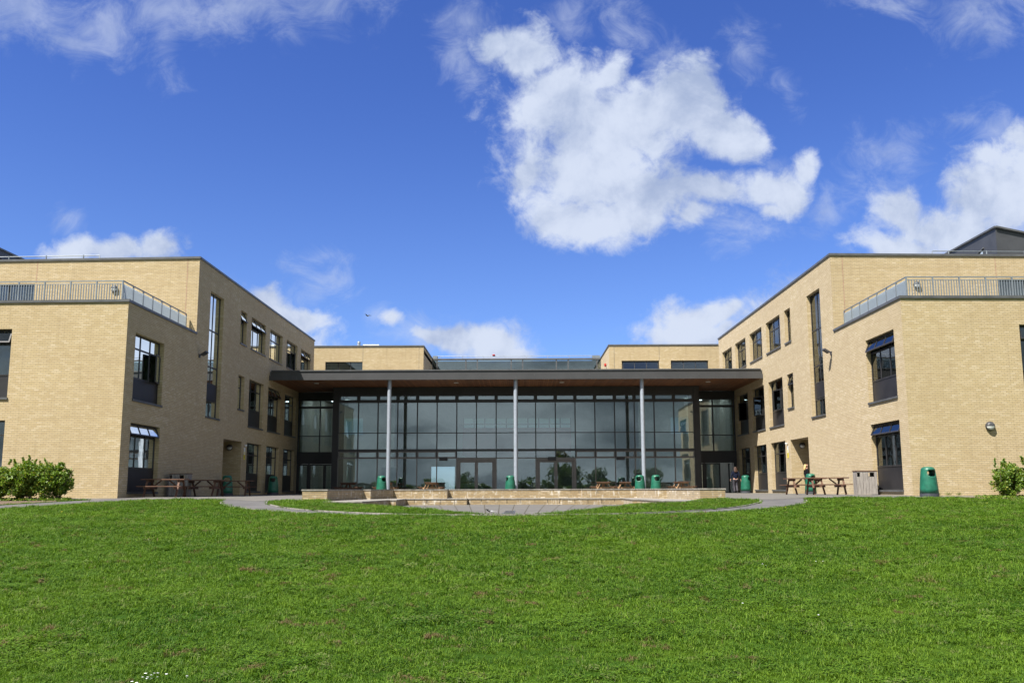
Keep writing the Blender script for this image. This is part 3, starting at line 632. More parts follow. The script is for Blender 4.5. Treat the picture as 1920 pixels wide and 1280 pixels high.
def wing(s, name_label):
    """s=-1 left, +1 right. Plan (mirrored): inner face x=16, fronts at y=35.1 and y=42.7"""
    X = 16.0 * s
    root = thing('school_wing', name_label, 'building', (24.0 * s, 45.0, 0.0))
    loc = root.location
    bm = bmesh.new()
    FI = Fr((X, 0, 0), (0, 1, 0), (-s, 0, 0))                 # inner face: u = y
    # openings of the inner face, lower part
    lowF = Fr((X, 35.1, 0), (0, 1, 0), (-s, 0, 0))
    WZ = [(0.15, 3.10), (4.02, 6.92), (8.72, 10.72)]
    lo_ops = [(35.93 - 35.1, 38.90 - 35.1, 0.15, 3.10, .27), (35.93 - 35.1, 38.90 - 35.1, 4.02, 6.92, .27)]
    wall(bm, lowF, 7.6, -0.3, 8.05, lo_ops, 35.1)
    upF = Fr((X, 42.7, 0), (0, 1, 0), (-s, 0, 0)); q = 42.7
    bays = [(51.48, 54.42), (55.44, 58.38), (59.46, 62.36)]
    ops = [(44.46 - q, 46.52 - q, 4.02, 10.70, .27), (49.45 - q, 50.57 - q, 4.87, 6.90, .27), (49.45 - q, 50.57 - q, 8.72, 10.72, .27),
           (47.35 - q, 50.48 - q, -0.3, 3.08, 2.2), (63.4 - q, 66.36 - q, 8.72, 10.72, .27)]
    for a, b_ in bays:
        for z0, z1 in WZ: ops.append((a - q, b_ - q, z0, z1, .27))
    wall(bm, upF, 24.8, -0.3, 11.96, ops, 42.7)
    # recess back wall
    RF = Fr((X + 2.2 * s, 47.35, 0), (0, 1, 0), (-s, 0, 0)); wall(bm, RF, 3.13, -0.3, 3.08, [], 47.35)
    # fronts, splayed back a little
    fl = Fr((X, 35.1, 0), (s, 0.025, 0), (0.025 * s, -1, 0)); fu = Fr((X, 42.7, 0), (s, 0.04, 0), (0.04 * s, -1, 0))
    f_ops = [(4.86, 7.82, 4.02, 6.95, .27), (4.86, 7.82, 0.15, 3.14, .27), (11.5, 14.46, 4.02, 6.95, .27)]
    wall(bm, fl, 22, -0.3, 8.05, f_ops, 3.1)
    u_ops = [(8.55, 11.5, 8.6, 10.78, .27), (14.5, 17.4, 8.6, 10.78, .27)]
    wall(bm, fu, 22, 7.9, 11.96, u_ops, 7.3)
    # outer and rear sides
    wall(bm, Fr((X + 22 * s, 35.6, 0), (0, 1, 0), (s, 0, 0)), 40, -0.3, 8.05, [], 0)
    wall(bm, Fr((X, 67.5, 0), (s, 0, 0), (0, 1, 0)), 22, -0.3, 11.96, [], 0)
    wall(bm, Fr((X + 22 * s, 43.5, 0), (0, 1, 0), (s, 0, 0)), 24, 8.05, 11.96, [], 0)
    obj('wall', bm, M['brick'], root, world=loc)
    # copings
    cb = bmesh.new()
    lbox(cb, lowF, -0.05, 7.597, -.35, .05, 8.05, 8.16); lbox(cb, fl, 0.35, 22, -.35, .055, 8.048, 8.158)
    lbox(cb, upF, -0.05, 24.85, -.35, .05, 11.96, 12.07); lbox(cb, fu, 0.35, 22, -.35, .055, 11.958, 12.068)
    obj('coping', cb, M['coping'], root, world=loc)
    # roofs, floors, inner partitions
    rb = bmesh.new()
    a0 = min(X, X + 22 * s) + .1; a1 = max(X, X + 22 * s) - .1
    box(rb, a0, a1, 35.9, 43.2, 7.55, 7.9); box(rb, a0, a1, 43.8, 67.3, 11.4, 11.7)
    obj('roof', rb, M['roof'], root, world=loc)
    ib = bmesh.new()
    xi0, xi1 = sorted((X + .32 * s, X + 8 * s))
    def slab(z, y0, y1):
        box(ib, xi0, xi1, y0, y1, z, z + .3)
    for z in (3.35, 7.25):
        slab(z, 35.7, 42.8); slab(z, 43.1, 47.3); slab(z, 50.6, 67.2)
        if z > 4: slab(z, 47.301, 50.599)
        else: box(ib, *sorted((X + .32 * s, X + 8 * s)), 47.301, 50.599, 3.36, 3.64)
    slab(-.1, 35.7, 47.3); slab(-.1, 50.6, 67.2); slab(11.0, 43.1, 67.2)
    px0, px1 = sorted((X + 7.0 * s, X + 7.2 * s)); box(ib, px0, px1, 43.3, 67.2, 0.2, 11.0); box(ib, px0, px1, 35.8, 43.299, 0.2, 7.5)
    for y in (43.0, 47.3, 50.6, 54.9, 58.9, 62.9):
        xw0, xw1 = sorted((X + .33 * s, X + 6.99 * s))
        for z0_, z1_ in ((.2, 3.35), (3.65, 7.25), (7.55, 11.0)):
            if y < 44 and z0_ > 7: continue
            if 46 < y < 51 and z0_ < 3: xw = (xw0, xw1) ; box(ib, xw0, xw1, y - .05 if y < 49 else y + .001, y - .002 if y < 49 else y + .05, z0_, z1_); continue
            box(ib, xw0, xw1, y - .05, y + .05, z0_, z1_)
    obj('interior', ib, M['inner'], root, world=loc)
    # movement joints
    jb = bmesh.new()
    if 'joint' not in M: M['joint'] = simple('joint_sealant', (0.30, 0.16, 0.12), .8)
    for uu in (0.62, 8.5): jb = bmesh.new(); lbox(jb, fu, uu - .012, uu + .012, -.02, .004, 8.2 if uu < 1 else 10.8, 11.95); obj('movement_joint', jb, M['joint'], root, world=loc)
    # windows of the inner face
    yL = 35.93
    if s < 0:
        window(lowF, root, .83, 2.97, .15, 3.10, rows=[2.40], panel=1.08, top_open=22, curtain=(.36, .52, 1.1, 2.36))
        window(lowF, root, .83, 2.97, 4.02, 6.92, rows=[2.28], panel=1.02, side=(2, 'right', 14))
    else:
        window(lowF, root, .83, 2.97, .15, 3.10, rows=[2.40], panel=1.08, top_open=24, curtain=(.30, .42, 1.1, 2.36))
        window(lowF, root, .83, 2.97, 4.02, 6.92, rows=[2.28], panel=1.02, top_open=24)
    window(upF, root, 44.46 - q, 2.06, 4.02, 10.70, cols=2, rows=[0.95, 1.85, 2.75, 4.70], name='tall_window')
    tw = root.children[-1]
    pm = bmesh.new(); lbox(pm, upF, 44.56 - q, 46.42 - q, -.215, -.185, 4.02 + 1.0, 4.02 + 1.80); obj('panel', pm, M['panel'], tw, world=loc)
    window(upF, root, 49.45 - q, 1.12, 4.87, 6.90, cols=1, rows=[1.35], name='narrow_window', top_open=(0 if s < 0 else 14))
    window(upF, root, 49.45 - q, 1.12, 8.72, 10.72, cols=1, rows=[1.35], name='narrow_window', top_open=(22 if s < 0 else 0))
    for i, (a, b_) in enumerate(bays):
        w = b_ - a
        window(upF, root, a - q, w, .15, 3.10, rows=[2.25], panel=1.12, curtain=((.66, .93, 1.15, 2.2) if s > 0 else ((.6, .8, 1.15, 2.2) if i else None)))
        if s < 0: window(upF, root, a - q, w, 4.02, 6.92, rows=[2.28], panel=1.12, top_open=(24 if i == 1 else 0))
        else: window(upF, root, a - q, w, 4.02, 6.92, rows=[2.28], panel=1.02, curtain=((.60, .85, 1.05, 2.2) if i == 0 else None), side=((1, 'left', 20) if i else (1, 'left', 10)))
        if s < 0: window(upF, root, a - q, w, 8.72, 10.72, rows=[1.38], top_open=(24 if i == 0 else 0), side=((2, 'right', 16) if i == 2 else None))
        else: window(upF, root, a - q, w, 8.72, 10.72, rows=[1.38], curtain=(.62, .98, .1, 1.9))
    window(upF, root, 63.4 - q, 2.96, 8.72, 10.72, rows=[1.38], top_open=(26 if s < 0 else 0))
    # windows of the fronts
    window(fl, root, 4.86, 2.96, 4.02, 6.95, rows=[2.30], panel=1.02, top_open=(20 if s < 0 else 12))
    window(fl, root, 4.86, 2.96, .15, 3.14, rows=[2.40], panel=.62)
    window(fl, root, 11.5, 2.96, 4.02, 6.95, rows=[2.30], panel=1.02)
    for uu, w in ((8.55, 2.95), (14.5, 2.9)): window(fu, root, uu, w, 8.6, 10.78, rows=[], cols=2)
    # service door at the back of the recess
    db = bmesh.new(); lbox(db, RF, .9, 1.95, .004, .05, 0.02, 2.12); d_ = obj('door', db, M['panel'], root, world=loc)
    hb = bmesh.new(); lbox(hb, RF, 1.0, 1.04, .05, .11, .95, 1.25); obj('handle', hb, M['galv'], d_, world=loc)
    # roof monitor
    mb = bmesh.new(); x0 = (27.0 if s > 0 else 30.2) * s; x1 = 40 * s; zt = 14.75 if s > 0 else 14.3
    P = [(x0, 47.2, 11.7), (x1, 47.6, 11.7), (x1, 60, 11.7), (x0, 60, 11.7), (x0, 47.2, zt), (x1, 47.6, 12.0), (x1, 60, 12.0), (x0, 60, zt)]
    hexa(mb, [Vector(p) for p in P]); mo = obj('roof_monitor', mb, M['monitor'], root, world=loc)
    tb = bmesh.new(); bar(tb, (x0 - .04 * s, 47.14, zt + .03), (x0 - .04 * s, 60, zt + .03), .10, .10); bar(tb, (x0, 47.12, zt + .03), (x1, 47.52, 12.03), .10, .10); obj('trim', tb, M['coping'], mo, world=loc)
    gb = bmesh.new(); xx = x0 - .012 * s
    v4 = [gb.verts.new(p) for p in ((xx, 48.6, 12.0), (xx, 51.8, 12.0), (xx, 51.8, 12.75), (xx, 48.6, 13.8))]
    r_ = bmesh.ops.extrude_face_region(gb, geom=[gb.faces.new(v4)]); bmesh.ops.translate(gb, vec=(-.02 * s, 0, 0), verts=[e for e in r_['geom'] if isinstance(e, bmesh.types.BMVert)])
    obj('skylight', gb, M['hall_glass'], mo, world=loc)
    sb = bmesh.new(); bar(sb, (xx - .03 * s, 48.5, 13.95), (xx - .03 * s, 55, 12.35), .06); bar(sb, (xx - .03 * s, 50.2, 12), (xx - .03 * s, 50.2, 13.3), .08); obj('glazing_bar', sb, M['coping'], mo, world=loc)
    return root
wingL = wing(-1, 'left buff brick school wing, its long inner wall in shade')
wingR = wing(1, 'right buff brick school wing, its long inner wall sunlit')

# balcony railings on the lower roofs, guard rails on the upper roofs
def balcony_rail(s, label):
    root = thing('balcony_railing', label, 'railing', (16.5 * s, 35.55, 8.16), group='railings round the lower flat roofs')
    loc = root.location; zt = 9.06; z0 = 8.16
    X = 16.5 * s
    P0 = Vector((X, 35.55, 0)); P1 = Vector((X, 42.55, 0)); tq = Vector((s, 0.025, 0)).normalized(); P2 = P0 + tq * 21
    hb = bmesh.new(); bar(hb, P0 + Vector((0, -.03, zt)), P1 + Vector((0, 0, zt)), .05, .04); bar(hb, P0 + Vector((-.026 * s, -.001, zt)), P2 + Vector((0, 0, zt)), .05, .041)
    obj('handrail', hb, M['rail'], root, world=loc)
    # open balusters along the front
    bb = bmesh.new(); pb = bmesh.new(); n = int(21 / 0.112); tt = Vector((0, 0, 1))
    for zz in (z0 + .06, zt - .12): bar(bb, P0 + tt * zz, P2 + tt * zz, .03, .03)
    for i in range(1, n):
        c = P0 + tq * (i * .112)
        if i % 10 == 0: bar(pb, c + tt * z0, c + tt * (zt - .02), .05, .05)
        else: bar(bb, c + tt * (z0 + .065), c + tt * (zt - .125), .030, .034)
    obj('baluster', bb, M['rail'], root, world=loc); tag(root.children[-1], kind='stuff')
    for k in range(8):
        c = P0 + Vector((0, 7.0 * k / 7, 0)); bar(pb, c + tt * z0, c + tt * (zt - .02), .055, .055)
    obj('post', pb, M['rail'], root, world=loc)
    # solid perforated panels along the side
    for k in range(7):
        mb = bmesh.new(); y0 = 35.55 + k * 1.0; box(mb, X - .012, X + .012, y0 + .06, y0 + .94, z0 + .05, zt - .13)
        for j in range(9): box(mb, X - .02, X + .02, y0 + .10 + j * .098, y0 + .125 + j * .098, z0 + .049, zt - .129)
        obj('side_panel', mb, M['mesh'], root, world=loc)
    return root
balcony_rail(-1, 'grey balcony railing on the lower flat roof of the shaded left wing')
balcony_rail(1, 'grey balcony railing on the lower flat roof of the sunlit right wing')
def guard(s, label):
    root = thing('roof_guard_rail', label, 'railing', (22.7 * s, 46.0, 11.7), group='guard rails on the top roofs'); loc = root.location
    hb = bmesh.new(); A = Vector((22.7 * s, 45.8, 13.02)); B = Vector((38 * s, 46.4, 13.02)); C_ = Vector((22.25 * s, 45.0, 12.2))
    tube(hb, A, B, .024, n=8); tube(hb, A, C_, .024, n=8); obj('handrail', hb, M['rail'], root, world=loc)
    for k in range(7):
        c = A + (B - A) * ((.9 + 2.1 * k) / 15.3); pb = bmesh.new(); tube(pb, (c.x, c.y, 11.7), (c.x, c.y, 13.06), .034, n=8); obj('post', pb, M['rail'], root, world=loc)
guard(-1, 'thin steel guard rail on the top roof of the left wing')
guard(1, 'thin steel guard rail on the top roof of the right wing')

# ------------------------------------------------------------------ glass hall
hall = thing('glass_hall', 'low glass fronted hall under a wide flat canopy between the two wings', 'building', (0, 60, 0)); HL = hall.location
GF = Fr((-12.35, 60.0, 0), (1, 0, 0), (0, -1, 0)); PW = 24.7 / 18
# dark surround: posts, top band, returns
b0 = bmesh.new()
for sx in (-1, 1):
    a, b_ = sorted((12.35 * sx, 12.76 * sx)); box(b0, a, b_, 59.9, 60.15, 0, 7.39)
    a, b_ = sorted((12.60 * sx, 12.74 * sx)); box(b0, a, b_, 60.152, 63.2, 0, 7.39)
    a, b_ = sorted((12.76 * sx, 16.0 * sx)); box(b0, a, b_, 63.10, 63.25, 6.76, 7.39); box(b0, a, b_, 63.10, 63.25, 2.16, 3.02)
box(b0, -12.35, 12.35, 59.93, 60.12, 6.83, 7.39)
for k in range(19):
    x = -12.35 + k * PW; box(b0, x - .012, x + .012, 59.915, 59.929, 6.84, 7.38)
obj('dark_cladding', b0, M['panel'], hall, world=HL)
doors = (6, 10)     # first bay of each double door
def glz(u0, w, z0, z1, fr_w, gb, fb, d=-.02):
    lbox(fb, GF, u0, u0 + fr_w, d - .05, d + .03, z0, z1); lbox(fb, GF, u0 + w - fr_w, u0 + w, d - .05, d + .03, z0, z1)
    lbox(fb, GF, u0 + fr_w, u0 + w - fr_w, d - .05, d + .033, z0, z0 + fr_w); lbox(fb, GF, u0 + fr_w, u0 + w - fr_w, d - .05, d + .033, z1 - fr_w, z1)
for k in range(18):
    u0 = k * PW; fb = bmesh.new(); gb = bmesh.new(); lb = bmesh.new()
    # mullion on the left of the bay, transoms
    mw = .035
    lbox(fb, GF, u0 - mw, u0 + mw, -.10, .05, 2.46, 6.83)
    lbox(lb, GF, u0 - mw * .9, u0 + mw * .9, -.10, .045, 0.02, 2.458)
    if k == 17: lbox(fb, GF, u0 + PW - mw, u0 + PW, -.10, .05, 2.46, 6.83); lbox(lb, GF, u0 + PW - mw, u0 + PW, -.10, .045, 0.02, 2.458)
    a, b_ = u0 + mw, u0 + PW - mw
    for z0, z1 in ((6.29, 6.42), (4.155, 4.205), (2.90, 3.06)): lbox(fb, GF, a, b_, -.09, .04, z0, z1)
    for zz in (2.40,): lbox(lb, GF, a, b_, -.09, .04, zz, zz + .057)
    glz(a, b_ - a, 6.42, 6.83, .085, gb, fb)
    isd = any(k in (d, d + 1) for d in doors); near = k in range(6, 12)
    if not near: glz(a, b_ - a, 2.46, 2.90, .065, gb, lb)
    if not isd: lbox(lb, GF, a, b_, -.09, .04, .02, .10)
    for (za, zb) in ((.03, 2.42), (2.47, 2.98), (2.98, 4.18), (4.18, 6.36), (6.36, 6.80)):
        if isd and za < 1: continue
        j1, j2 = random.uniform(-.0045, .0045), random.uniform(-.006, .006)
        hexa(gb, [GF.p(a, -.030, za), GF.p(b_, -.030 + j1, za), GF.p(b_, -.018 + j1, za), GF.p(a, -.018, za), GF.p(a, -.030 + j2, zb), GF.p(b_, -.030 + j1 + j2, zb), GF.p(b_, -.018 + j1 + j2, zb), GF.p(a, -.018 + j2, zb)])
    o = obj('glazing_bay', fb, M['frame'], hall, world=HL); obj('lower_frame', lb, M['curtain_frame'], o, world=HL); obj('pane', gb, M['hall_glass'], o, world=HL)
for d in doors:
    u0 = d * PW + .04; w = 2 * PW - .08; fb = bmesh.new()
    lbox(fb, GF, u0, u0 + .12, -.10, .07, .02, 2.40); lbox(fb, GF, u0 + w - .12, u0 + w, -.10, .07, .02, 2.40); lbox(fb, GF, u0 + .12, u0 + w - .12, -.10, .068, 2.27, 2.40)
    dd = obj('double_door', fb, M['curtain_frame'], hall, world=HL)
    for q in (0, 1):
        a = u0 + .135 + q * (w / 2 - .125); ww = w / 2 - .145; lf = bmesh.new(); g_ = bmesh.new(); h_ = bmesh.new()
        lbox(lf, GF, a, a + .10, -.06, .02, .03, 2.25); lbox(lf, GF, a + ww - .10, a + ww, -.06, .02, .03, 2.25)
        lbox(lf, GF, a + .10, a + ww - .10, -.06, .018, .03, .25); lbox(lf, GF, a + .10, a + ww - .10, -.06, .018, 2.13, 2.25)
        lbox(g_, GF, a + .09, a + ww - .09, -.03, -.018, .2, 2.18)
        hx = a + ww - .09 if q == 0 else a + .09
        lbox(h_, GF, hx - .05, hx + .05, .02, .07, .95, 1.20); tube(h_, GF.p(hx, .05, 1.42), GF.p(hx, .05, 1.47), .02, n=8)
        obj('door_leaf', lf, M['curtain_frame'], dd, world=HL); obj('door_glass', g_, M['hall_glass'], dd, world=HL); obj('handle', h_, M['rail'], dd, world=HL)
# closer boxes over the doors / on the transom
for x in (-5.02, -1.38 + 3.85):
    cb = bmesh.new(); box(cb, x - .28, x + .28, 59.80, 59.945, 2.26, 2.5); obj('sensor_box', cb, M['panel'], hall, world=HL)
cb = bmesh.new(); box(cb, 6.95 + .0, 7.5, 59.80, 59.945, 2.28, 2.48); obj('sensor_box', cb, M['panel'], hall, world=HL)
# side glazing with doors between the hall front and each wing
for sx in (-1, 1):
    a, b_ = sorted((12.76 * sx, 16.0 * sx)); SF = Fr((a, 63.2, 0), (1, 0, 0), (0, -1, 0)); w = b_ - a - .004; mid = w / 2
    fb = bmesh.new(); gb = bmesh.new()
    for uu in (0.002, mid - .04, w - .08): lbox(fb, SF, uu, uu + .08, -.08, .04, 3.02, 6.76)
    for z in (6.20, 4.14): lbox(fb, SF, .08, mid - .04, -.07, .03, z, z + (.16 if z > 6 else .06)); lbox(fb, SF, mid + .04, w - .08, -.07, .03, z, z + (.16 if z > 6 else .06))
    lbox(gb, SF, .01, w - .01, -.03, -.018, 3.02, 6.76)
    o = obj('side_glazing', fb, M['frame'], hall, world=HL); obj('pane', gb, M['glass'], o, world=HL)
    fb = bmesh.new()
    for uu in (0.002, mid * .55 - .04, w - .08): lbox(fb, SF, uu, uu + .08, -.08, .04, .02, 2.16)
    lbox(fb, SF, .08, w - .08, -.07, .036, 2.06, 2.16) if False else None
    o = obj('side_entrance', fb, M['frame'], hall, world=HL)
    spans = [(.082, mid * .55 - .04, 0), (mid * .55 + .04, (mid * .55 + w - .04) / 2, 0), ((mid * .55 + w - .04) / 2, w - .08, 1 if sx > 0 else 0)]
    for (p0, p1, op) in spans:
        lf = bmesh.new(); g_ = bmesh.new(); G2 = SF
        if op:
            c = SF.p(p1, 0, 0); G2 = Fr(c, (-.25, 1, 0), (-1, -.25, 0)); q0, q1 = .02, p1 - p0
        else: q0, q1 = p0 + .005, p1 - .005
        lbox(lf, G2, q0, q0 + .09, -.05, .02, .03, 2.14); lbox(lf, G2, q1 - .09, q1, -.05, .02, .03, 2.14)
        lbox(lf, G2, q0 + .09, q1 - .09, -.05, .017, .03, .22); lbox(lf, G2, q0 + .09, q1 - .09, -.05, .017, 2.05, 2.14)
        lbox(g_, G2, q0 + .08, q1 - .08, -.03, -.018, .2, 2.08)
        obj('door_leaf', lf, M['frame'], o, world=HL); obj('door_glass', g_, M['glass'], o, world=HL)
# canopy
cb = bmesh.new()
P = [(-15.99, 55.5), (15.99, 55.5), (15.99, 60.4), (-15.99, 60.4)]
box(cb, -15.995, 15.995, 55.50, 55.56, 7.34, 7.62); box(cb, -15.90, 15.90, 55.56, 55.62, 7.60, 7.92); 
cf = obj('canopy_fascia', cb, M['fascia'], hall, world=HL)
cb = bmesh.new(); box(cb, -15.88, 15.88, 55.50, 55.70, 7.921, 7.99); obj('roof_edge', cb, M['coping'], cf, world=HL)
for k in range(9):
    x = -14.2 + k * 3.55; jb = bmesh.new(); box(jb, x - .008, x + .008, 55.492, 55.5, 7.35, 7.61); box(jb, x + 1.2, x + 1.26, 55.545, 55.56, 7.63, 7.67); obj('fascia_joint', jb, M['coping'], cf, world=HL)
cb = bmesh.new(); box(cb, -15.99, 15.99, 55.56, 63.09, 7.40, 7.46); obj('soffit', cb, M['soffit'], hall, world=HL)
cb = bmesh.new(); box(cb, -15.99, 15.99, 55.62, 77.3, 7.62, 7.90); obj('roof', cb, M['roof'], hall, world=HL)
for x in (-13.4, -4.0, 3.1, 12.9):
    lb = bmesh.new(); lathe(lb, [(0, 0), (.16, 0), (.16, .03), (.0, .03)], 16, (x, 57.6, 7.365)); obj('downlight', lb, M['lens'], hall, world=HL)
for x in (-8.22, 0.0, 8.22):
    cbm = bmesh.new(); tube(cbm, (x, 55.92, 0.02), (x, 55.92, 7.4), .128, n=28, caps=False); c = obj('column', cbm, M['galv'], hall, smooth=True, world=HL)
    fb = bmesh.new(); tube(fb, (x, 55.92, 0.02), (x, 55.92, .06), .21, n=24); obj('base_plate', fb, M['galv'], c, world=HL)
# interior: floor, ceiling, rear wall with a high window band, gallery front, columns, counters
ib = bmesh.new(); box(ib, -15.9, 15.9, 60.2, 73.3, 0.0, .03); obj('floor', ib, M['inner_floor'], hall, world=HL)
ib = bmesh.new(); box(ib, -15.9, 15.9, 63.3, 73.3, 7.47, 7.60); box(ib, -12.6, 12.6, 60.2, 63.3, 7.47, 7.60); obj('ceiling', ib, M['ceiling'], hall, world=HL)
rw = bmesh.new(); RFm = Fr((-15.9, 73.0, 0), (1, 0, 0), (0, -1, 0)); wall(rw, RFm, 31.8, 0, 7.5, [(15.9 - 4.5, 15.9 + 4.6, 5.3, 6.25, .25), (15.9 - 7.2, 15.9 - 5.2, .1, 2.2, .25), (15.9 - 15.4, 15.9 - 13.0, 4.9, 6.3, .25), (15.9 + 13.0, 15.9 + 15.4, 4.9, 6.3, .25)]); obj('rear_wall', rw, M['inner'], hall, world=HL)
wb = bmesh.new()
for k in range(11): x = -4.5 + k * .91; box(wb, x - .05, x + .05, 73.02, 73.1, 5.3, 6.25)
box(wb, -4.5, 4.6, 73.101, 73.15, 5.72, 5.80)
bl = bmesh.new()
for xa, xb, za, zb in ((-4.5, 4.6, 5.3, 6.25), (-15.4, -13.0, 4.9, 6.3), (13.0, 15.4, 4.9, 6.3)): box(bl, xa, xb, 73.16, 73.17, za, zb)
obj('rear_pane', bl, M['frosted'], hall, world=HL); obj('rear_window', wb, M['frame'], hall, world=HL)
for sx in (-1, 1):
    sb = bmesh.new(); a, b_ = sorted((15.7 * sx, 15.85 * sx)); box(sb, a, b_, 63.4, 73, 0.03, 7.46)
    a, b_ = sorted((9.6 * sx, 9.72 * sx)); box(sb, a, b_, 68.0, 73, 0.03, 7.46); obj('side_wall', sb, M['inner'], hall, world=HL)
gb = bmesh.new(); box(gb, -4.1, 4.2, 66.0, 66.2, 2.85, 4.95); box(gb, -4.1, 4.2, 66.21, 72.9, 2.87, 3.1); obj('gallery_front', gb, M['redwall'], hall, world=HL)
for x in (-8.3, 8.25):
    tb = bmesh.new(); box(tb, x - .15, x + .15, 61.6, 61.9, .03, 7.46); obj('inner_column', tb, M['darkcol'], hall, world=HL)
for (x, y) in ((-11.6, 62.6), (-10.6, 64.4), (10.3, 64.2), (11.6, 62.4), (14.2, 65.5), (-14.2, 65.5), (14.2, 69.5), (-14.2, 69.5)):  # outermost side-bay panels are fill lights added to brighten the interior
    tb = bmesh.new(); box(tb, x - .75, x + .75, y - .28, y + .28, 7.38, 7.46); obj('ceiling_light_and_fill', tb, emit_mat('ceiling_light_fill_panel', (.85, .95, 1), 5.0), hall, world=HL)
for (x, y, w, h) in ((-3.2, 64, 1.3, .82), (-6.2, 66, 1.5, .82), (5.6, 64.6, 1.7, .84), (9.0, 65, 1.4, .82)):
    tb = bmesh.new(); box(tb, x - w / 2, x + w / 2, y - .3, y + .3, .10, h - .06); o = obj('counter', tb, M['inner'], hall, world=HL)
    tb = bmesh.new(); box(tb, x - w / 2 - .04, x + w / 2 + .04, y - .34, y + .34, h - .06, h); obj('counter_top', tb, M['wood_pale'], o, world=HL)
for (x, z0, z1) in ((-.6, .9, 2.0), (1.1, .8, 1.9), (-9.6, .6, 2.0), (8.4, .8, 2.0)):
    tb = bmesh.new(); box(tb, x - .75, x + .75, 66.6, 66.66, z0, z1); obj('notice_board', tb, M['board'], hall, world=HL)

# clerestory behind the canopy roof
cl = bmesh.new(); 
box(cl, -7.63, 7.63, 77.45, 84, 7.9, 11.8); o = None
ck = thing('clerestory', 'long grey glazed clerestory rising behind the canopy roof', 'clerestory', (0, 77.4, 7.9)); CL = ck.location
obj('core', cl, M['monitor'], ck, world=CL)
cuts = [-7.63, -7.2, -4.58, -3.55, -.48, .56, 3.60, 4.67, 7.27, 7.63]
for i in range(9):
    gb = bmesh.new(); box(gb, cuts[i] + .05, cuts[i + 1] - .05, 77.395, 77.405, 7.95, 11.87); obj('pane', gb, M['cler'] if 'cler' in M else M['hall_glass'], ck, world=CL)
fb = bmesh.new()
for c in cuts: box(fb, c - .05, c + .05, 77.34, 77.44, 7.9, 11.89)
box(fb, -7.63, 7.63, 77.30, 77.6, 11.895, 12.03); obj('frame', fb, M['coping'], ck, world=CL)
fb = bmesh.new(); tube(fb, (-7.3, 77.9, 12.32), (7.2, 77.9, 12.32), .03, n=8)
for k in range(8): x = -6.9 + k * 1.95; tube(fb, (x, 77.9, 11.9), (x, 77.9, 12.32), .025, n=6)
obj('edge_rail', fb, M['galv'], ck, world=CL)
for xa, xb in ((-7.62, -7.2), (6.9, 7.6)): fb = bmesh.new(); box(fb, xa, xb, 77.62, 78.3, 11.85, 12.33); obj('vent_box', fb, M['rail'], ck, world=CL)
rb = bmesh.new(); lathe(rb, [(0, 0), (.09, 0), (.14, .08), (.10, .14), (0, .14)], 10, (-2.08, 77.9, 12.34)); tag(obj('warning_lamp', rb, M['red']), 'small red warning lamp on the clerestory roof edge', 'lamp')
# rear blocks
def block(s, label, wins):
    x0, x1 = sorted((7.63 * s, 17.0 * s)); root = thing('rear_block', label, 'building', (12.3 * s, 70.25, 0)); loc = root.location
    bm = bmesh.new(); F = Fr((x0, 70.25, 0), (1, 0, 0), (0, -1, 0))
    wall(bm, F, x1 - x0, 7.85, 11.96, [(a - x0, a + 3.07 - x0, 9.1, 10.72, .27) for a in wins], 0)
    SFm = Fr((7.63 * s, 70.25, 0), (0, 1, 0), (-s, 0, 0)); wall(bm, SFm, 12, 7.85, 11.96, [], 3.3)
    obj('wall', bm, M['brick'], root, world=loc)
    cb = bmesh.new(); lbox(cb, F, 0 if s < 0 else -.05, (x1 - x0) + (.05 if s < 0 else 0), -.3, .05, 11.96, 12.07); lbox(cb, SFm, .3, 12, -.3, .052, 11.958, 12.068); obj('coping', cb, M['coping'], root, world=loc)
    rb = bmesh.new(); box(rb, x0 + .1, x1, 70.6, 82, 11.4, 11.7); obj('roof', rb, M['roof'], root, world=loc)
    ib = bmesh.new(); box(ib, x0 + .3, x1 - .1, 74, 74.2, 7.95, 11.35); obj('interior', ib, M['inner'], root, world=loc)
    for a in wins: window(F, root, a - x0, 3.07, 9.1, 10.72, cols=3, rows=[.80], top_open=(0 if s < 0 else 16))
    jb = bmesh.new(); u = (-12.63 if s < 0 else 11.75) - x0; lbox(jb, F, u - .012, u + .012, -.01, .004, 10.74, 11.95); obj('movement_joint', jb, M['coping'], root, world=loc); jb = bmesh.new()
    u2 = (-8.0 if s < 0 else 8.05) - x0; lbox(jb, F, u2 - .012, u2 + .012, -.01, .004, 7.9, 11.95); obj('movement_joint', jb, M['coping'], root, world=loc)
M['cler'] = M['hall_glass']
block(-1, 'left rear buff brick block with one three-light window and a flue', [-15.72])
block(1, 'right rear buff brick block with two three-light windows', [8.66, 12.68])
f = thing('flue', 'silver flue pipe on the roof of the left rear block', 'flue', (-13.2, 71.4, 11.7)); tb = bmesh.new(); tube(tb, (0, 0, 0), (0, 0, .88), .13, n=16); obj('pipe', tb, M['galv'], f, smooth=False); tb = bmesh.new(); tube(tb, (0, 0, .8), (0, 0, .9), .145, .10, n=16); obj('cap', tb, M['galv'], f)
f = thing('roof_bracket', 'white tubular bracket beside the flue on the left rear roof', 'bracket', (-12.5, 71.4, 11.7)); tb = bmesh.new()
for x in (0, .78): bar(tb, (x, 0, 0), (x, 0, .58), .07)
obj('leg', tb, M['white'], f); tb = bmesh.new(); bar(tb, (-.35, 0, .61), (1.0, 0, .61), .08); bar(tb, (-.45, 0, .3), (-.1, 0, .3), .12, .2); obj('top_bar', tb, M['white'], f)
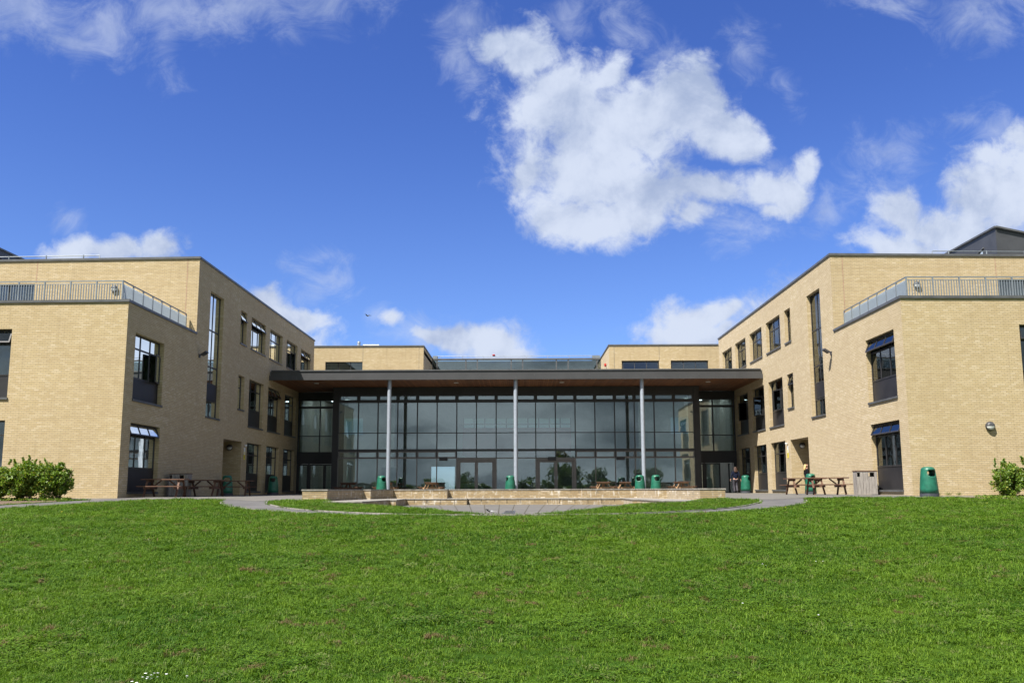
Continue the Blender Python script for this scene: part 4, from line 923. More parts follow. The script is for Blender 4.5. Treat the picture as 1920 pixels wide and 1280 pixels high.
# ------------------------------------------------------------------ litter bins
def make_bin():
    root = thing('litter_bin', 'x', 'litter bin', group='green hooded litter bins')
    n = 72
    prof = [(.345, .13), (.335, .30), (.318, .52), (.300, .74), (.294, .785), (.290, .81), (.286, .84), (.280, .89), (.274, .94), (.270, .975), (.267, 1.00), (.264, 1.03), (.252, 1.08), (.215, 1.13), (.14, 1.16), (0.001, 1.17)]
    def skip(i, k):
        a = (k + .5) / n * 360
        front = min(abs(a - 270), abs(a - 90))
        lim = {4: 20, 5: 29, 6: 35, 7: 38, 8: 38, 9: 36, 10: 31}.get(i)
        return lim is not None and front < lim
    bm = bmesh.new(); lathe(bm, prof, n, skip=skip); bmesh.ops.remove_doubles(bm, verts=bm.verts, dist=.0005)
    o = obj('body', bm, M['green'], root, smooth=True); sm = o.modifiers.new('thickness', 'SOLIDIFY'); sm.thickness = .014
    bm = bmesh.new(); lathe(bm, [(.351, 0), (.352, .13), (.34, .131), (.0, .131)], n); obj('base_band', bm, M['binbase'], root, smooth=False)
    bm = bmesh.new(); lathe(bm, [(.25, .15), (.24, .74), (.225, .77), (.225, .74)], 24); obj('liner', bm, M['black'], root, smooth=True)
    return root
bins = [(16.3, 34.35, 8, 'green bin standing by itself in front of the right wing, left of the shrub'),
        (15.80, 46.7, 25, 'green bin in the doorway recess of the right wing, behind the picnic tables'),
        (15.15, 57.6, 60, 'green bin beside the right entrance, next to the walking person'),
        (8.86, 55.2, 15, 'green bin standing just right of the right canopy column'),
        (7.85, 55.2, -25, 'green bin standing directly in front of the right canopy column'),
        (-.35, 55.3, -70, 'green bin partly hidden behind the middle canopy column'),
        (-8.5, 55.1, 50, 'green bin in front of the left canopy column'),
        (-15.35, 55.0, 5, 'green bin between ground floor windows of the shaded left wing'),
        (-15.45, 46.6, 20, 'green bin at the doorway recess of the shaded left wing')]
b0 = make_bin()
for i, (x, y, a, lb) in enumerate(bins):
    o = b0 if i == 0 else copy_tree(b0)
    o.location = (x, y, Bz(y) + .018); o.rotation_euler.z = R(a); o['label'] = lb; o.scale = (.92,) * 3 if 46 < y < 47 else (1,) * 3
# ------------------------------------------------------------------ picnic tables
def make_table(wood, top):
    root = thing('picnic_table', 'x', 'picnic table', group='wooden picnic tables')
    L = .90
    for k in range(5): 
        pass
    bm = bmesh.new()
    for k in range(5): y = -.30 + k * .15; box(bm, -L, L, y - .068, y + .068, .715, .755)
    obj('tabletop', bm, top, root)
    for sy in (-1, 1):
        bm = bmesh.new()
        for k in (0, 1): y = sy * (.62 + k * .14); box(bm, -L, L, y - .064, y + .064, .425, .462)
        obj('bench', bm, top, root)
        for sx in (-1, 1):
            bm = bmesh.new(); bar(bm, (sx * .66, sy * .62, 0), (sx * .66, sy * .24, .712), .04, .075, (1, 0, 0)); obj('leg', bm, wood, root)
    for sx in (-1, 1):
        bm = bmesh.new(); box(bm, sx * .61 - .022, sx * .61 + .022, -.76, .76, .33, .422); box(bm, sx * .61 - .022, sx * .61 + .022, -.33, .33, .62, .713); obj('crossbeam', bm, wood, root)
        bm = bmesh.new(); bar(bm, (sx * .58, 0, .36), (sx * .16, 0, .70), .05, .08, (0, 1, 0)); obj('brace', bm, wood, root)
    return root
tA = make_table(M['wood'], M['wood']); tB = make_table(M['wood_pale'], M['wood'])
tabs = [(tA, -14.75, 36.75, 3, 'picnic table nearest the corner of the shaded left wing, its front edge sunlit'),
        (0, -14.3, 40.0, -4, 'middle one of the three picnic tables beside the shaded left wing'),
        (0, -13.95, 43.2, 6, 'picnic table beside the left wing, farthest along the row, in front of the recess bin'),
        (0, 13.62, 38.2, -3, 'picnic table nearer the grey wooden box on the sunlit right side'),
        (0, 13.5, 40.6, 5, 'picnic table just behind another, in front of the blonde person'),
        (0, -11.1, 57.6, 87, 'dark picnic table under the canopy, leftmost before the glass'),
        (tB, -8.55, 57.3, 93, 'picnic table mostly hidden behind the bin at the left column'),
        (1, -5.55, 57.5, 88, 'picnic table under the canopy between the left column and the left doors'),
        (1, 5.75, 57.4, 91, 'picnic table under the canopy just right of the right doors'),
        (1, 7.25, 58.0, 86, 'picnic table half hidden behind the bin at the right column'),
        (1, 10.85, 57.3, 92, 'picnic table under the canopy, rightmost before the glass')]
for (src, x, y, a, lb) in tabs:
    o = src if not isinstance(src, int) else copy_tree(tA if src == 0 else tB)
    o.location = (x, y, Bz(y) + .018); o.rotation_euler.z = R(a); o['label'] = lb; o.scale = (.92,) * 3 if 46 < y < 47 else (1,) * 3
# ------------------------------------------------------------------ slatted wooden litter boxes
def make_woodbox():
    root = thing('wooden_litter_box', 'x', 'litter box', group='slatted wooden litter boxes')
    w, h, d = .42, 1.05, .28
    bm = bmesh.new(); n = 7
    for k in range(n):
        x0 = -w + k * 2 * w / n + .004; x1 = -w + (k + 1) * 2 * w / n - .004; j = random.uniform(-.004, .004)
        hole = k in (0, 4, 5)
        for yy in (-d, d):
            if hole: box(bm, x0, x1, yy - .012 + j, yy + .012 + j, .02, .78); box(bm, x0, x1, yy - .012 + j, yy + .012 + j, .97, h - .03)
            else: box(bm, x0, x1, yy - .012 + j, yy + .012 + j, .02, h - .03)
    for k in range(5):
        y0 = -d + .014 + k * (2 * d - .028) / 5 + .003; y1 = y0 + (2 * d - .028) / 5 - .006
        for xx in (-w, w): box(bm, xx - .012, xx + .012, y0, y1, .02, h - .03)
    obj('slats', bm, M['grey_wood'], root)
    bm = bmesh.new(); box(bm, -w - .03, w + .03, -d - .03, d + .03, h - .03, h); obj('lid', bm, M['wood'], root)
    bm = bmesh.new(); box(bm, -w + .03, w - .03, -d + .03, d - .03, .03, .80); obj('liner', bm, M['black'], root)
    return root
w0 = make_woodbox(); w0.location = (15.42, 38.4, .0); w0.rotation_euler.z = R(-4); w0['label'] = 'weathered grey wooden litter box against the sunlit right wing'
w1 = copy_tree(w0); w1.location = (-15.35, 39.9, .0); w1.rotation_euler.z = R(3); w1['label'] = 'weathered wooden litter box in shade against the left wing'
# ------------------------------------------------------------------ lamps, floodlights, signs
def make_lamp():
    root = thing('bulkhead_lamp', 'x', 'wall lamp', group='round bulkhead lamps')
    bm = bmesh.new(); lathe(bm, [(.0, 0), (.18, 0), (.19, .05), (.17, .10)], 28, axis='y'); obj('base', bm, M['lamp_body'], root, smooth=True)
    bm = bmesh.new(); lathe(bm, [(.165, .06), (.15, .115), (.09, .15), (.001, .16)], 28, axis='y', skip=lambda i, k: not (14 <= k < 28)); obj('lens', bm, M['lens'], root, smooth=True)
    bm = bmesh.new(); lathe(bm, [(.168, .06), (.155, .122), (.094, .158), (.001, .167)], 28, axis='y', skip=lambda i, k: (14 <= k < 28)); obj('hood', bm, M['lamp_body'], root, smooth=True)
    return root
l0 = make_lamp()
for i, (x, y, z, sc, lb) in enumerate([(19.30, 35.17, 2.76, 1.0, 'round bulkhead lamp low on the front of the right wing above the shrub'),
        (20.35, 42.86, 10.45, .95, 'round lamp behind the balcony railing of the right wing'),
        (-20.35, 42.86, 10.45, .95, 'round lamp behind the balcony railing of the left wing'),
        (16.66, 50.46, 2.76, .95, 'round lamp inside the doorway recess of the sunlit right wing'),
        (-16.68, 50.46, 2.76, .95, 'round lamp inside the doorway recess of the shaded left wing')]):
    o = l0 if i == 0 else copy_tree(l0)
    o.location = (x, y, z); o.scale = (sc,) * 3; o['label'] = lb
for s, lb in ((-1, 'dark floodlight on a bracket on the shaded inner wall of the left wing'), (1, 'dark floodlight on a bracket on the sunlit inner wall of the right wing')):
    root = thing('floodlight', lb, 'floodlight', (16.0 * s, 43.2, 7.0), group='wall floodlights')
    bm = bmesh.new(); box(bm, *sorted((0, -.05 * s)), -.08, .08, -.06, .12); obj('bracket', bm, M['lamp_body'], root)
    bm = bmesh.new(); tube(bm, (-.04 * s, 0, .05), (-.20 * s, -.06, .10), .022, n=10); obj('arm', bm, M['lamp_body'], root)
    bm = bmesh.new(); bar(bm, (-.16 * s, -.05, .06), (-.44 * s, -.10, .22), .26, .09); bar(bm, (-.20 * s, -.05, .12), (-.39 * s, -.09, .235), .19, .05); obj('head', bm, M['lamp_body'], root)
    root = thing('sensor_camera', 'small white dome camera above the sign by the recess of the %s wing' % ('left' if s < 0 else 'right'), 'camera', (16.0 * s, 51.0, 2.86))
    bm = bmesh.new(); lathe(bm, [(.07, .04), (.07, 0), (.05, -.06), (.001, -.085)], 14, (-.09 * s, 0, .04)); box(bm, *sorted((0, -.10 * s)), -.03, .03, .02, .06); obj('housing', bm, M['white'], root, smooth=False)
    root = thing('wall_sign', 'small white and yellow warning sign by the recess of the %s wing' % ('left' if s < 0 else 'right'), 'sign', (15.99 * s, 51.02, 2.35), group='warning signs by the recesses')
    bm = bmesh.new(); box(bm, *sorted((0, -.012 * s)), -.11, .11, .02, .42); obj('plate', bm, M['white'], root)
    bm = bmesh.new(); box(bm, *sorted((0, -.013 * s)), -.11, .11, -.28, .0); obj('lower_plate', bm, M['yellow'], root)
    bm = bmesh.new(); xx = -.014 * s
    f_ = bm.faces.new([bm.verts.new(p) for p in ((xx, -.09, .06), (xx, .09, .06), (xx, 0, .24))]); obj('triangle', bm, M['yellow'], root)
    bm = bmesh.new(); 
    for zz in (-.08, -.14, -.2): box(bm, *sorted((-.014 * s, -.016 * s)), -.07, .07, zz - .012, zz + .012)
    obj('print', bm, M['black'], root)
root = thing('alarm_sounder', 'small red alarm box on the side of the right rear block', 'alarm', (7.61, 72.6, 10.7)); bm = bmesh.new(); box(bm, -.14, 0, -.14, .14, -.12, .12); lathe(bm, [(.09, 0), (.07, .05), (0, .06)], 10, (-.07, -.14, 0), axis='y'); obj('box', bm, M['red'], root)
for s in (-1, 1):
    root = thing('small_floodlight', 'small lamp low on the side of the %s rear block' % ('left' if s < 0 else 'right'), 'floodlight', (7.63 * s, 72.0, 8.75)); bm = bmesh.new(); bar(bm, (0, 0, 0), (-.3 * s, 0, .12), .05); bar(bm, (-.2 * s, 0, .02), (-.5 * s, 0, .22), .2, .1); obj('head', bm, M['lamp_body'], root)

# ------------------------------------------------------------------ shrubs and trees
def leaf(bm, c, size, rnd):
    a = rnd.uniform(0, 6.283); b_ = rnd.uniform(-.9, .9); t = Vector((math.cos(a) * math.cos(b_), math.sin(a) * math.cos(b_), math.sin(b_)))
    s = t.cross(Vector((rnd.uniform(-1, 1), rnd.uniform(-1, 1), rnd.uniform(-.2, 1)))).normalized() * size * .36; t = t * size
    bend = Vector((0, 0, -size * .18))
    v = [bm.verts.new(c - t * .5), bm.verts.new(c - t * .05 + s), bm.verts.new(c + t * .5 + bend), bm.verts.new(c - t * .05 - s)]
    bm.faces.new(v)
def shrub(name, x, y, w, h, label, seed, leaves, lsz, group, cat='shrub', lean=0.0, mat='leaf', gap=.32):
    rnd = random.Random(seed); root = thing(name, label, cat, (x, y, lawn_z(x, y)), group=group)
    sb = bmesh.new(); tips = []
    for k in range(6):
        a = rnd.uniform(0, 6.28); p = Vector((rnd.uniform(-.25, .25) * w, rnd.uniform(-.15, .15), 0)); q = p
        for j in range(5):
            q2 = q + Vector((math.cos(a) * w * .09 + rnd.uniform(-.05, .05) + lean * .05, math.sin(a) * .08, h * .17)); tube(sb, q, q2, .022 * (1 - j * .15), .022 * (1 - (j + 1) * .15), n=6, caps=False); q = q2
            if j > 0: tips.append(q)
    obj('stem', sb, M['bark'], root)
    lb = bmesh.new(); off = Vector((seed * 3.1, 0, 0)); made = 0; clumps = []
    for k in range(int(95 * w)):
        for _ in range(30):
            c = Vector((rnd.uniform(-.5, .5) * w, rnd.uniform(-.42, .42) * min(w, 1.3), rnd.uniform(.10, .97) * h))
            e = (c.x / (w * .5)) ** 2 + ((c.z - h * .55) / (h * .46)) ** 2 + (c.y / .6) ** 2
            if e < 1.12 + .5 * noise.noise(c * 2.1 + off): clumps.append((c, rnd.uniform(.10, .20))); break
    # a few shoots
    for k in range(5):
        c = Vector((rnd.uniform(-.45, .45) * w, 0, h * .93)); d = Vector((rnd.uniform(-.4, .4), 0, 1)).normalized()
        for j in range(rnd.randint(3, 7)): c = c + d * .055; clumps.append((c.copy(), .035)); d = (d + Vector((rnd.uniform(-.2, .2), 0, -.06))).normalized()
    for (c, r) in clumps:
        n = int(2.3 * leaves / len(clumps) * (r / .14) ** 1.5) + 3
        for i in range(n):
            d = Vector((rnd.gauss(0, 1), rnd.gauss(0, 1), rnd.gauss(0, 1))).normalized() * r * rnd.uniform(.45, 1.05)
            leaf(lb, c + d, lsz * rnd.uniform(.7, 1.25), rnd)
    obj('foliage', lb, M[mat], root)
    return root
G1 = 'shrubs in the bed along the left wing'
shrub('shrub', -17.75, 33.35, 1.30, 1.38, 'leafy shrub at the right-hand end of the left bed, nearest the wing corner', 1, 4200, .085, G1)
shrub('shrub', -18.75, 33.15, 1.50, 1.46, 'tallest leafy shrub of the left bed, second from its right-hand end', 2, 5000, .085, G1)
shrub('shrub', -19.9, 33.1, 1.5, 1.34, 'bushy shrub of the left bed below the window edge', 3, 4600, .085, G1)
shrub('shrub', -21.0, 33.0, 1.3, 1.36, 'shrub of the left bed cut by the left edge of the photo', 4, 3600, .085, G1)
G2 = 'shrubs in the bed along the right wing'
shrub('shrub', 18.85, 33.3, 1.15, 1.24, 'small open shrub on thin stems by the front of the right wing', 5, 2600, .085, G2, gap=.5)
shrub('shrub', 20.0, 33.2, 1.4, 1.34, 'shrub at the right edge of the photo, behind the small open shrub', 6, 3600, .085, G2)
# weeds at the wall foot
for i, (x, y) in enumerate(((16.9, 34.95), (17.35, 34.97), (17.75, 34.96))):
    rnd = random.Random(40 + i); bm = bmesh.new()
    for k in range(26):
        a = rnd.uniform(0, 6.28); l = rnd.uniform(.06, .2); p = Vector((rnd.gauss(0, .05), rnd.gauss(0, .02), 0)); q = p + Vector((math.cos(a) * l * .8, math.sin(a) * .04, l)); s_ = Vector((.012, .01, 0))
        bm.faces.new([bm.verts.new(p - s_), bm.verts.new(p + s_), bm.verts.new(q)])
    o = obj('weed', bm, M['leaf']); o.location = (x, y, 0.0); tag(o, ['weed tuft at the foot of the right wing wall, nearest the green bin', 'middle weed tuft at the foot of the right wing wall', 'weed tuft at the foot of the right wing wall, nearest the shrub'][i], 'weed', 'weeds at the wall foot')
# low weeds round the shrub feet
rnd = random.Random(77); bm = bmesh.new()
for k in range(3500):
    if k % 2: x, y = rnd.uniform(-21.5, -16.9), rnd.uniform(32.6, 33.7)
    else: x, y = rnd.uniform(17.6, 21), rnd.uniform(32.4, 33.6)
    leaf(bm, Vector((x, y, lawn_z(x, y) + .03 + rnd.uniform(0, .09))), .07, rnd)
tag(obj('ground_cover', bm, M['leaf']), 'low weeds round the feet of the shrubs', 'weeds', kind='stuff')
def tree(x, y, h, w, seed, label):
    rnd = random.Random(seed); root = thing('tree', label, 'tree', (x, y, Bz(y)), group='trees beyond the lawn behind the camera')
    tb = bmesh.new(); top = Vector((0, 0, h * .42)); tube(tb, (0, 0, -.3), top, h * .028, h * .016, 10, False); cl = []
    for k in range(9):
        a = k * 2.4; q = Vector((math.cos(a) * w * .36, math.sin(a) * w * .36, h * rnd.uniform(.55, .85))); tube(tb, top * rnd.uniform(.55, 1), q, h * .011, h * .004, 6, False)
    obj('trunk', tb, M['bark'], root); lb = bmesh.new()
    for k in range(52):
        d = Vector((rnd.gauss(0, 1), rnd.gauss(0, 1), rnd.gauss(0, 1))).normalized() * rnd.uniform(.3, 1); c = Vector((d.x * w * .42, d.y * w * .42, h * .50 + d.z * h * .42)); r = rnd.uniform(.07, .17) * w
        for i in range(75): dd = Vector((rnd.gauss(0, 1), rnd.gauss(0, 1), rnd.gauss(0, 1))).normalized() * r * rnd.uniform(.5, 1.05); leaf(lb, c + dd, .05 * w, rnd)
    obj('crown', lb, M['treeleaf'], root)
hdg = bmesh.new(); rnd = random.Random(9)
for k in range(14000):
    x = rnd.uniform(-110, 110); hh = 3.1 + 1.5 * noise.noise(Vector((x * .13, 0, 0))) + .5 * noise.noise(Vector((x * .7, 3, 0)))
    leaf(hdg, Vector((x, -70 + rnd.uniform(-1, 1), -1.6 + rnd.uniform(0, 1) ** .7 * hh)), .75, rnd)
tag(obj('hedge', hdg, M['treeleaf']), 'long low field hedge beyond the lawn behind the camera', 'hedge')
for i, (x, y, h, w) in enumerate(((10.5, -78, 8.5, 10), (17.5, -80, 7, 6.5), (30, -82, 7.5, 9), (43, -76, 8.2, 9.5), (54, -84, 7, 8), (-13, -80, 6.2, 7), (-19.5, -84, 5.6, 6), (-46, -90, 5, 8), (-70, -86, 6, 9))):
    tree(x, y, h, w, 100 + i, ['broad dark tree, tallest beyond the lawn behind the camera', 'narrow tree standing just right of the broadest one', 'round tree right of the narrow one', 'second tallest tree, wide crowned', 'last tree at the right end of the row', 'small tree reflected in the left doors', 'low tree left of the small one', 'flat low tree well to the left', 'last tree at the left end of the row'][i])

# ------------------------------------------------------------------ people
def skin(name, verts, edges, mat, parent=None, sub=2, root_i=0):
    me = bpy.data.meshes.new(name); me.from_pydata([v_[0] for v_ in verts], edges, []); me.materials.append(mat)
    o = bpy.data.objects.new(name, me); COL.objects.link(o); o.parent = parent
    md = o.modifiers.new('skin', 'SKIN'); md.use_smooth_shade = True
    for i, v_ in enumerate(verts):
        r = v_[1]; me.skin_vertices[0].data[i].radius = r if isinstance(r, tuple) else (r, r)
        me.skin_vertices[0].data[i].use_root = (i == root_i)
    s_ = o.modifiers.new('smooth', 'SUBSURF'); s_.levels = sub; s_.render_levels = sub
    return o
SKIN = simple('skin', (0.52, 0.30, 0.22), 0.55, 0, 8, .06); NAVY = simple('navy_jacket_cloth', (0.007, 0.010, 0.026), .9, 0, 12, .3, spec=.15); GREY = simple('charcoal_trouser_cloth', (0.045, 0.042, 0.052), .9, 0, 12, .25)
BLACKC = simple('black_coat_cloth', (0.006, 0.006, 0.009), .9, 0, 12, .3, spec=.15); SHOE = simple('black_shoe', (.01, .01, .01), .4)
def hairmat(n, c1, c2):
    mt, nt, b = newmat(n); tc = nt.nodes.new('ShaderNodeTexCoord'); nz = nnoise(nt, nvec(nt, 'MULTIPLY', tc.outputs['Object'], (30, 30, 4)).outputs[0], 2, 4, .6)
    nt.links.new(nmix(nt, nrange(nt, nz, .35, .65), c1, c2), b.inputs['Base Color']); b.inputs['Roughness'].default_value = .5; return mt
def person(label, loc, rz, H, hair, jacket, trousers, arms, legs, hair_len):
    """faces +y in its own space. arms: [(elbow, wrist)] left,right; legs: [(knee, ankle, toe)]"""
    root = thing('person', label, 'person', loc, rz); k = H / 1.66
    V, E = [], []
    def add(p, r, par=None):
        V.append((tuple(c * k for c in p), tuple(x * k for x in r) if isinstance(r, tuple) else r * k)); i = len(V) - 1
        if par is not None: E.append((par, i))
        return i
    pel = add((0, 0, .86), (.10, .07)); sp = add((0, 0, 1.02), (.11, .085), pel); ch = add((0, 0, 1.22), (.125, .09), sp); nb = add((0, 0, 1.37), .055, ch); nk = add((0, .01, 1.43), .048, nb)
    hd = add((0, .025, 1.51), (.068, .082), nk); ht = add((0, .02, 1.60), (.066, .078), hd)
    ns = add((0, .105, 1.525), .012, hd); chn = add((0, .075, 1.455), .022, nk)
    for i, sx in enumerate((-1, 1)):
        sh = add((sx * .155, 0, 1.33), .052, ch); el = add(arms[i][0], .038, sh); wr = add(arms[i][1], .025, el); w = Vector(arms[i][1]); e_ = Vector(arms[i][0]); d = (w - e_).normalized()
        pm = add(w + d * .055, (.034, .018), wr); fwdv = Vector((0, 1, 0))
        for f in range(4):
            off = Vector((0, (-.027 + .018 * f), 0)); ln = (.062, .074, .070, .055)[f]
            a = add(w + d * .088 + off, .0085, pm); b_ = add(w + d * (.088 + ln * .55) + off * 1.1 + Vector((-sx * .006, 0, 0)), .008, a); add(w + d * (.088 + ln) + off * 1.1 + Vector((-sx * .02, 0, 0)), .0065, b_)
        a = add(w + d * .045 + Vector((-sx * .006, .038, 0)), .010, pm); add(w + d * .08 + Vector((-sx * .014, .052, 0)), .008, a)
    for i, sx in enumerate((-1, 1)):
        hp = add((sx * .085, 0, .80), .088, pel); kn = add(legs[i][0], .055, hp); an = add(legs[i][1], .036, kn)
    o = skin('body', V, E, SKIN, root, 2)
    # jacket
    V, E = [], []
    a = add((0, 0, .80), (.17, .125)); b_ = add((0, 0, 1.02), (.140, .108), a); c = add((0, 0, 1.22), (.152, .112), b_); d_ = add((0, 0, 1.35), (.085, .07), c)
    for i, sx in enumerate((-1, 1)):
        sh = add((sx * .165, 0, 1.31), .066, c); el = add(arms[i][0], .052, sh); w = Vector(arms[i][1]); add(w, .040, el)
    skin('jacket', V, E, jacket, root, 2)
    V, E = [], []
    a = add((0, 0, .94), (.15, .11))
    for i, sx in enumerate((-1, 1)):
        hp = add((sx * .088, 0, .79), .100, a); kn = add(legs[i][0], .068, hp); add((legs[i][1][0], legs[i][1][1], legs[i][1][2] - .03), .058, kn)
    skin('trousers', V, E, trousers, root, 2)
    for i in (0, 1):
        V, E = [], []; an = Vector(legs[i][1]); to = Vector(legs[i][2])
        h_ = add((an.x, an.y - .03, to.z + .035), .050); t_ = add(((an.x + to.x) / 2, (an.y + to.y) / 2, to.z + .03), .046, h_); add(to, .036, t_); skin('shoe', V, E, SHOE, root, 1)
    # hair: cap plus long back
    V, E = [], []
    a = add((0, -.02, 1.605), (.086, .088)); b_ = add((0, -.045, 1.52), (.098, .07), a); z = 1.44; pr = b_
    while z > 1.55 - hair_len: pr = add((0, -.075 - (1.5 - z) * .12, z), (.115, .050), pr); z -= .09
    skin('hair', V, E, hair, root, 2)
    eb = bmesh.new()
    for sx in (-1, 1): bmesh.ops.create_icosphere(eb, subdivisions=1, radius=.011 * k, matrix=Matrix.Translation((sx * .028 * k, .088 * k, 1.53 * k)))
    obj('eyes', eb, M['black'], root)
    return root
person('person with long brown hair and navy jacket walking towards the right entrance', (13.75, 54.6, .015), 0, 1.68, hairmat('brown_hair', (.02, .010, .006), (.085, .040, .022)), NAVY, GREY,
       [((-.23, -.04, 1.08), (-.29, .02, .86)), ((.23, -.05, 1.08), (.30, -.02, .86))], [((-.09, .06, .46), (-.08, -.02, .09), (-.08, .12, .03)), ((.06, .02, .45), (.05, -.16, .13), (.05, -.04, .03))], .38)
person('blonde person in a black coat standing in the right wing recess behind a green bin', (16.18, 48.5, .015), R(-85), 1.66, hairmat('blonde_hair', (.42, .26, .09), (.65, .47, .22)), BLACKC, BLACKC,
       [((-.21, -.02, 1.06), (-.20, .10, .86)), ((.21, -.02, 1.06), (.20, .10, .86))], [((-.085, .02, .45), (-.09, -.02, .08), (-.09, .11, .03)), ((.085, .03, .45), (.09, .02, .08), (.09, .15, .03))], .30)

# ------------------------------------------------------------------ birds
def bird(label, loc, rz, flying, sc, mats):
    root = thing('bird', label, 'bird', loc, rz); 
    V = [((0, -.07, .0), .012), ((0, -.02, .0), .030), ((0, .04, .01), .032), ((0, .085, .035), .020), ((0, .115, .045), .016), ((0, .15, .042), .004)]
    V = [((p[0] * sc, p[1] * sc, p[2] * sc), r * sc) for p, r in V]
    o = skin('body', V, [(i, i + 1) for i in range(5)], mats[0], root, 2, 2)
    bm = bmesh.new()
    if flying:
        for sx in (-1, 1):
            P = [(sx * .02, .06, .02), (sx * .14, .08, .09), (sx * .30, .02, .05), (sx * .13, .0, .08), (sx * .02, -.02, .01)]
            v_ = [bm.verts.new(Vector(p) * sc) for p in P]; bm.faces.new(v_)
    else:
        for sx in (-1, 1): v_ = [bm.verts.new(Vector(p) * sc) for p in ((sx * .032, .05, .025), (sx * .036, -.02, -.005), (sx * .012, -.12, -.01), (sx * .01, .03, .04))]; bm.faces.new(v_)
    w = obj('wings', bm, mats[1], root); w.modifiers.new('thickness', 'SOLIDIFY').thickness = .006
    bm = bmesh.new(); bm.faces.new([bm.verts.new(Vector(p) * sc) for p in ((-.012, -.06, .0), (.012, -.06, .0), (.02, -.24, .01 if flying else -.03), (-.02, -.24, .01 if flying else -.03))]); t = obj('tail', bm, mats[1], root); t.modifiers.new('thickness', 'SOLIDIFY').thickness = .006
    if not flying:
        bm = bmesh.new()
        for sx in (-1, 1): tube(bm, Vector((sx * .014, .01, -.02)) * sc, Vector((sx * .014, .015, -.085)) * sc, .004 * sc, n=6)
        obj('legs', bm, M['black'], root)
bird('black and white magpie standing on the sunken paving', (-.62, 25.2, PIT_Z + .085), R(115), False, .95, (M['black'], M['white']))
bird('small distant bird flying above the left rear block', (-17.6, 100, 20.6), R(60), True, 2.2, (M['lamp_body'], M['lamp_body']))

# ------------------------------------------------------------------ grass
def tuft(seed, n, rad, hmin, hmax, clover=0):
    rnd = random.Random(seed); bm = bmesh.new()
    for k in range(n):
        a = rnd.uniform(0, 6.283); r = rad * math.sqrt(rnd.random()); p = Vector((r * math.cos(a), r * math.sin(a), -.005)); h = rnd.uniform(hmin, hmax); b_ = rnd.uniform(0, 6.283); ln = rnd.uniform(.25, 1.1) * h
        d = Vector((math.cos(b_), math.sin(b_), 0)); s_ = Vector((-d.y, d.x, 0)) * rnd.uniform(.0022, .004)
        m_ = p + d * ln * .35 + Vector((0, 0, h * .62)); q = p + d * ln + Vector((0, 0, h))
        v_ = [bm.verts.new(p - s_), bm.verts.new(p + s_), bm.verts.new(m_ + s_ * .8), bm.verts.new(q), bm.verts.new(m_ - s_ * .8)]; bm.faces.new((v_[0], v_[1], v_[2], v_[4])); bm.faces.new((v_[4], v_[2], v_[3]))
    for k in range(clover):
        a = rnd.uniform(0, 6.283); r = rad * math.sqrt(rnd.random()); c = Vector((r * math.cos(a), r * math.sin(a), rnd.uniform(.018, .036))); t0 = rnd.uniform(0, 6.28)
        for j in range(3):
            aa = t0 + j * 2.094; u_ = Vector((math.cos(aa), math.sin(aa), rnd.uniform(-.1, .3))); w_ = Vector((-u_.y, u_.x, 0)); L_ = rnd.uniform(.009, .014)
            bm.faces.new([bm.verts.new(c), bm.verts.new(c + u_ * L_ * .6 + w_ * L_ * .55), bm.verts.new(c + u_ * L_), bm.verts.new(c + u_ * L_ * .6 - w_ * L_ * .55)])
    me = bpy.data.meshes.new('tuft'); bm.to_mesh(me); bm.free(); me.materials.append(M['blade']); return bpy.data.objects.new('tuft', me)
kinds = [tuft(1, 46, .085, .018, .042), tuft(2, 40, .085, .015, .05), tuft(3, 22, .085, .012, .03, 16), tuft(4, 34, .085, .02, .055, 4)]
tcol = bpy.data.collections.new('tufts')
for o in kinds: tcol.objects.link(o)
polys = [TERR, PATH, PATH_L, BED_L, BED_R, PITHOLE]
boxes = [(min(p[0] for p in q), max(p[0] for p in q), min(p[1] for p in q), max(p[1] for p in q)) for q in polys]
def free(x, y):
    for q, b_ in zip(polys, boxes):
        if b_[0] < x < b_[1] and b_[2] < y < b_[3] and inside(x, y, q): return False
    return True
rnd = random.Random(5); pts = []; scs = []; kd = []
for (y0, y1, den, sc) in ((4.5, 7.5, 330, .85), (7.5, 11, 260, 1.0), (11, 16, 150, 1.25), (16, 23, 85, 1.6), (23, 34.2, 60, 1.8)):
    hw = lambda y: .64 * y + 1.6
    area = (hw(y0) + hw(y1)) * (y1 - y0)
    for i in range(int(area * den)):
        y = rnd.uniform(y0, y1); H_ = hw(y1); x = rnd.uniform(-H_, H_)
        if abs(x) > hw(y) or not free(x, y): continue
        nz = noise.noise(Vector((x * .9, y * .9, 0))) + .5 * noise.noise(Vector((x * 3.1, y * 3.1, 5)))
        pts.append((x, y, lawn_z(x, y))); scs.append(sc * rnd.uniform(.7, 1.15) * (1 + .30 * nz)); kd.append(2 if nz + rnd.uniform(-.35, .35) > .28 else rnd.choice((0, 0, 1, 1, 3, 2)))
me = bpy.data.meshes.new('grass'); me.from_pydata(pts, [], [])
at = me.attributes.new('sc', 'FLOAT', 'POINT'); at.data.foreach_set('value', scs); at = me.attributes.new('kd', 'INT', 'POINT'); at.data.foreach_set('value', kd)
grass = bpy.data.objects.new('grass', me); COL.objects.link(grass); tag(grass, 'mown green grass and clover of the lawn', 'grass', kind='stuff')
print('tufts', len(pts))
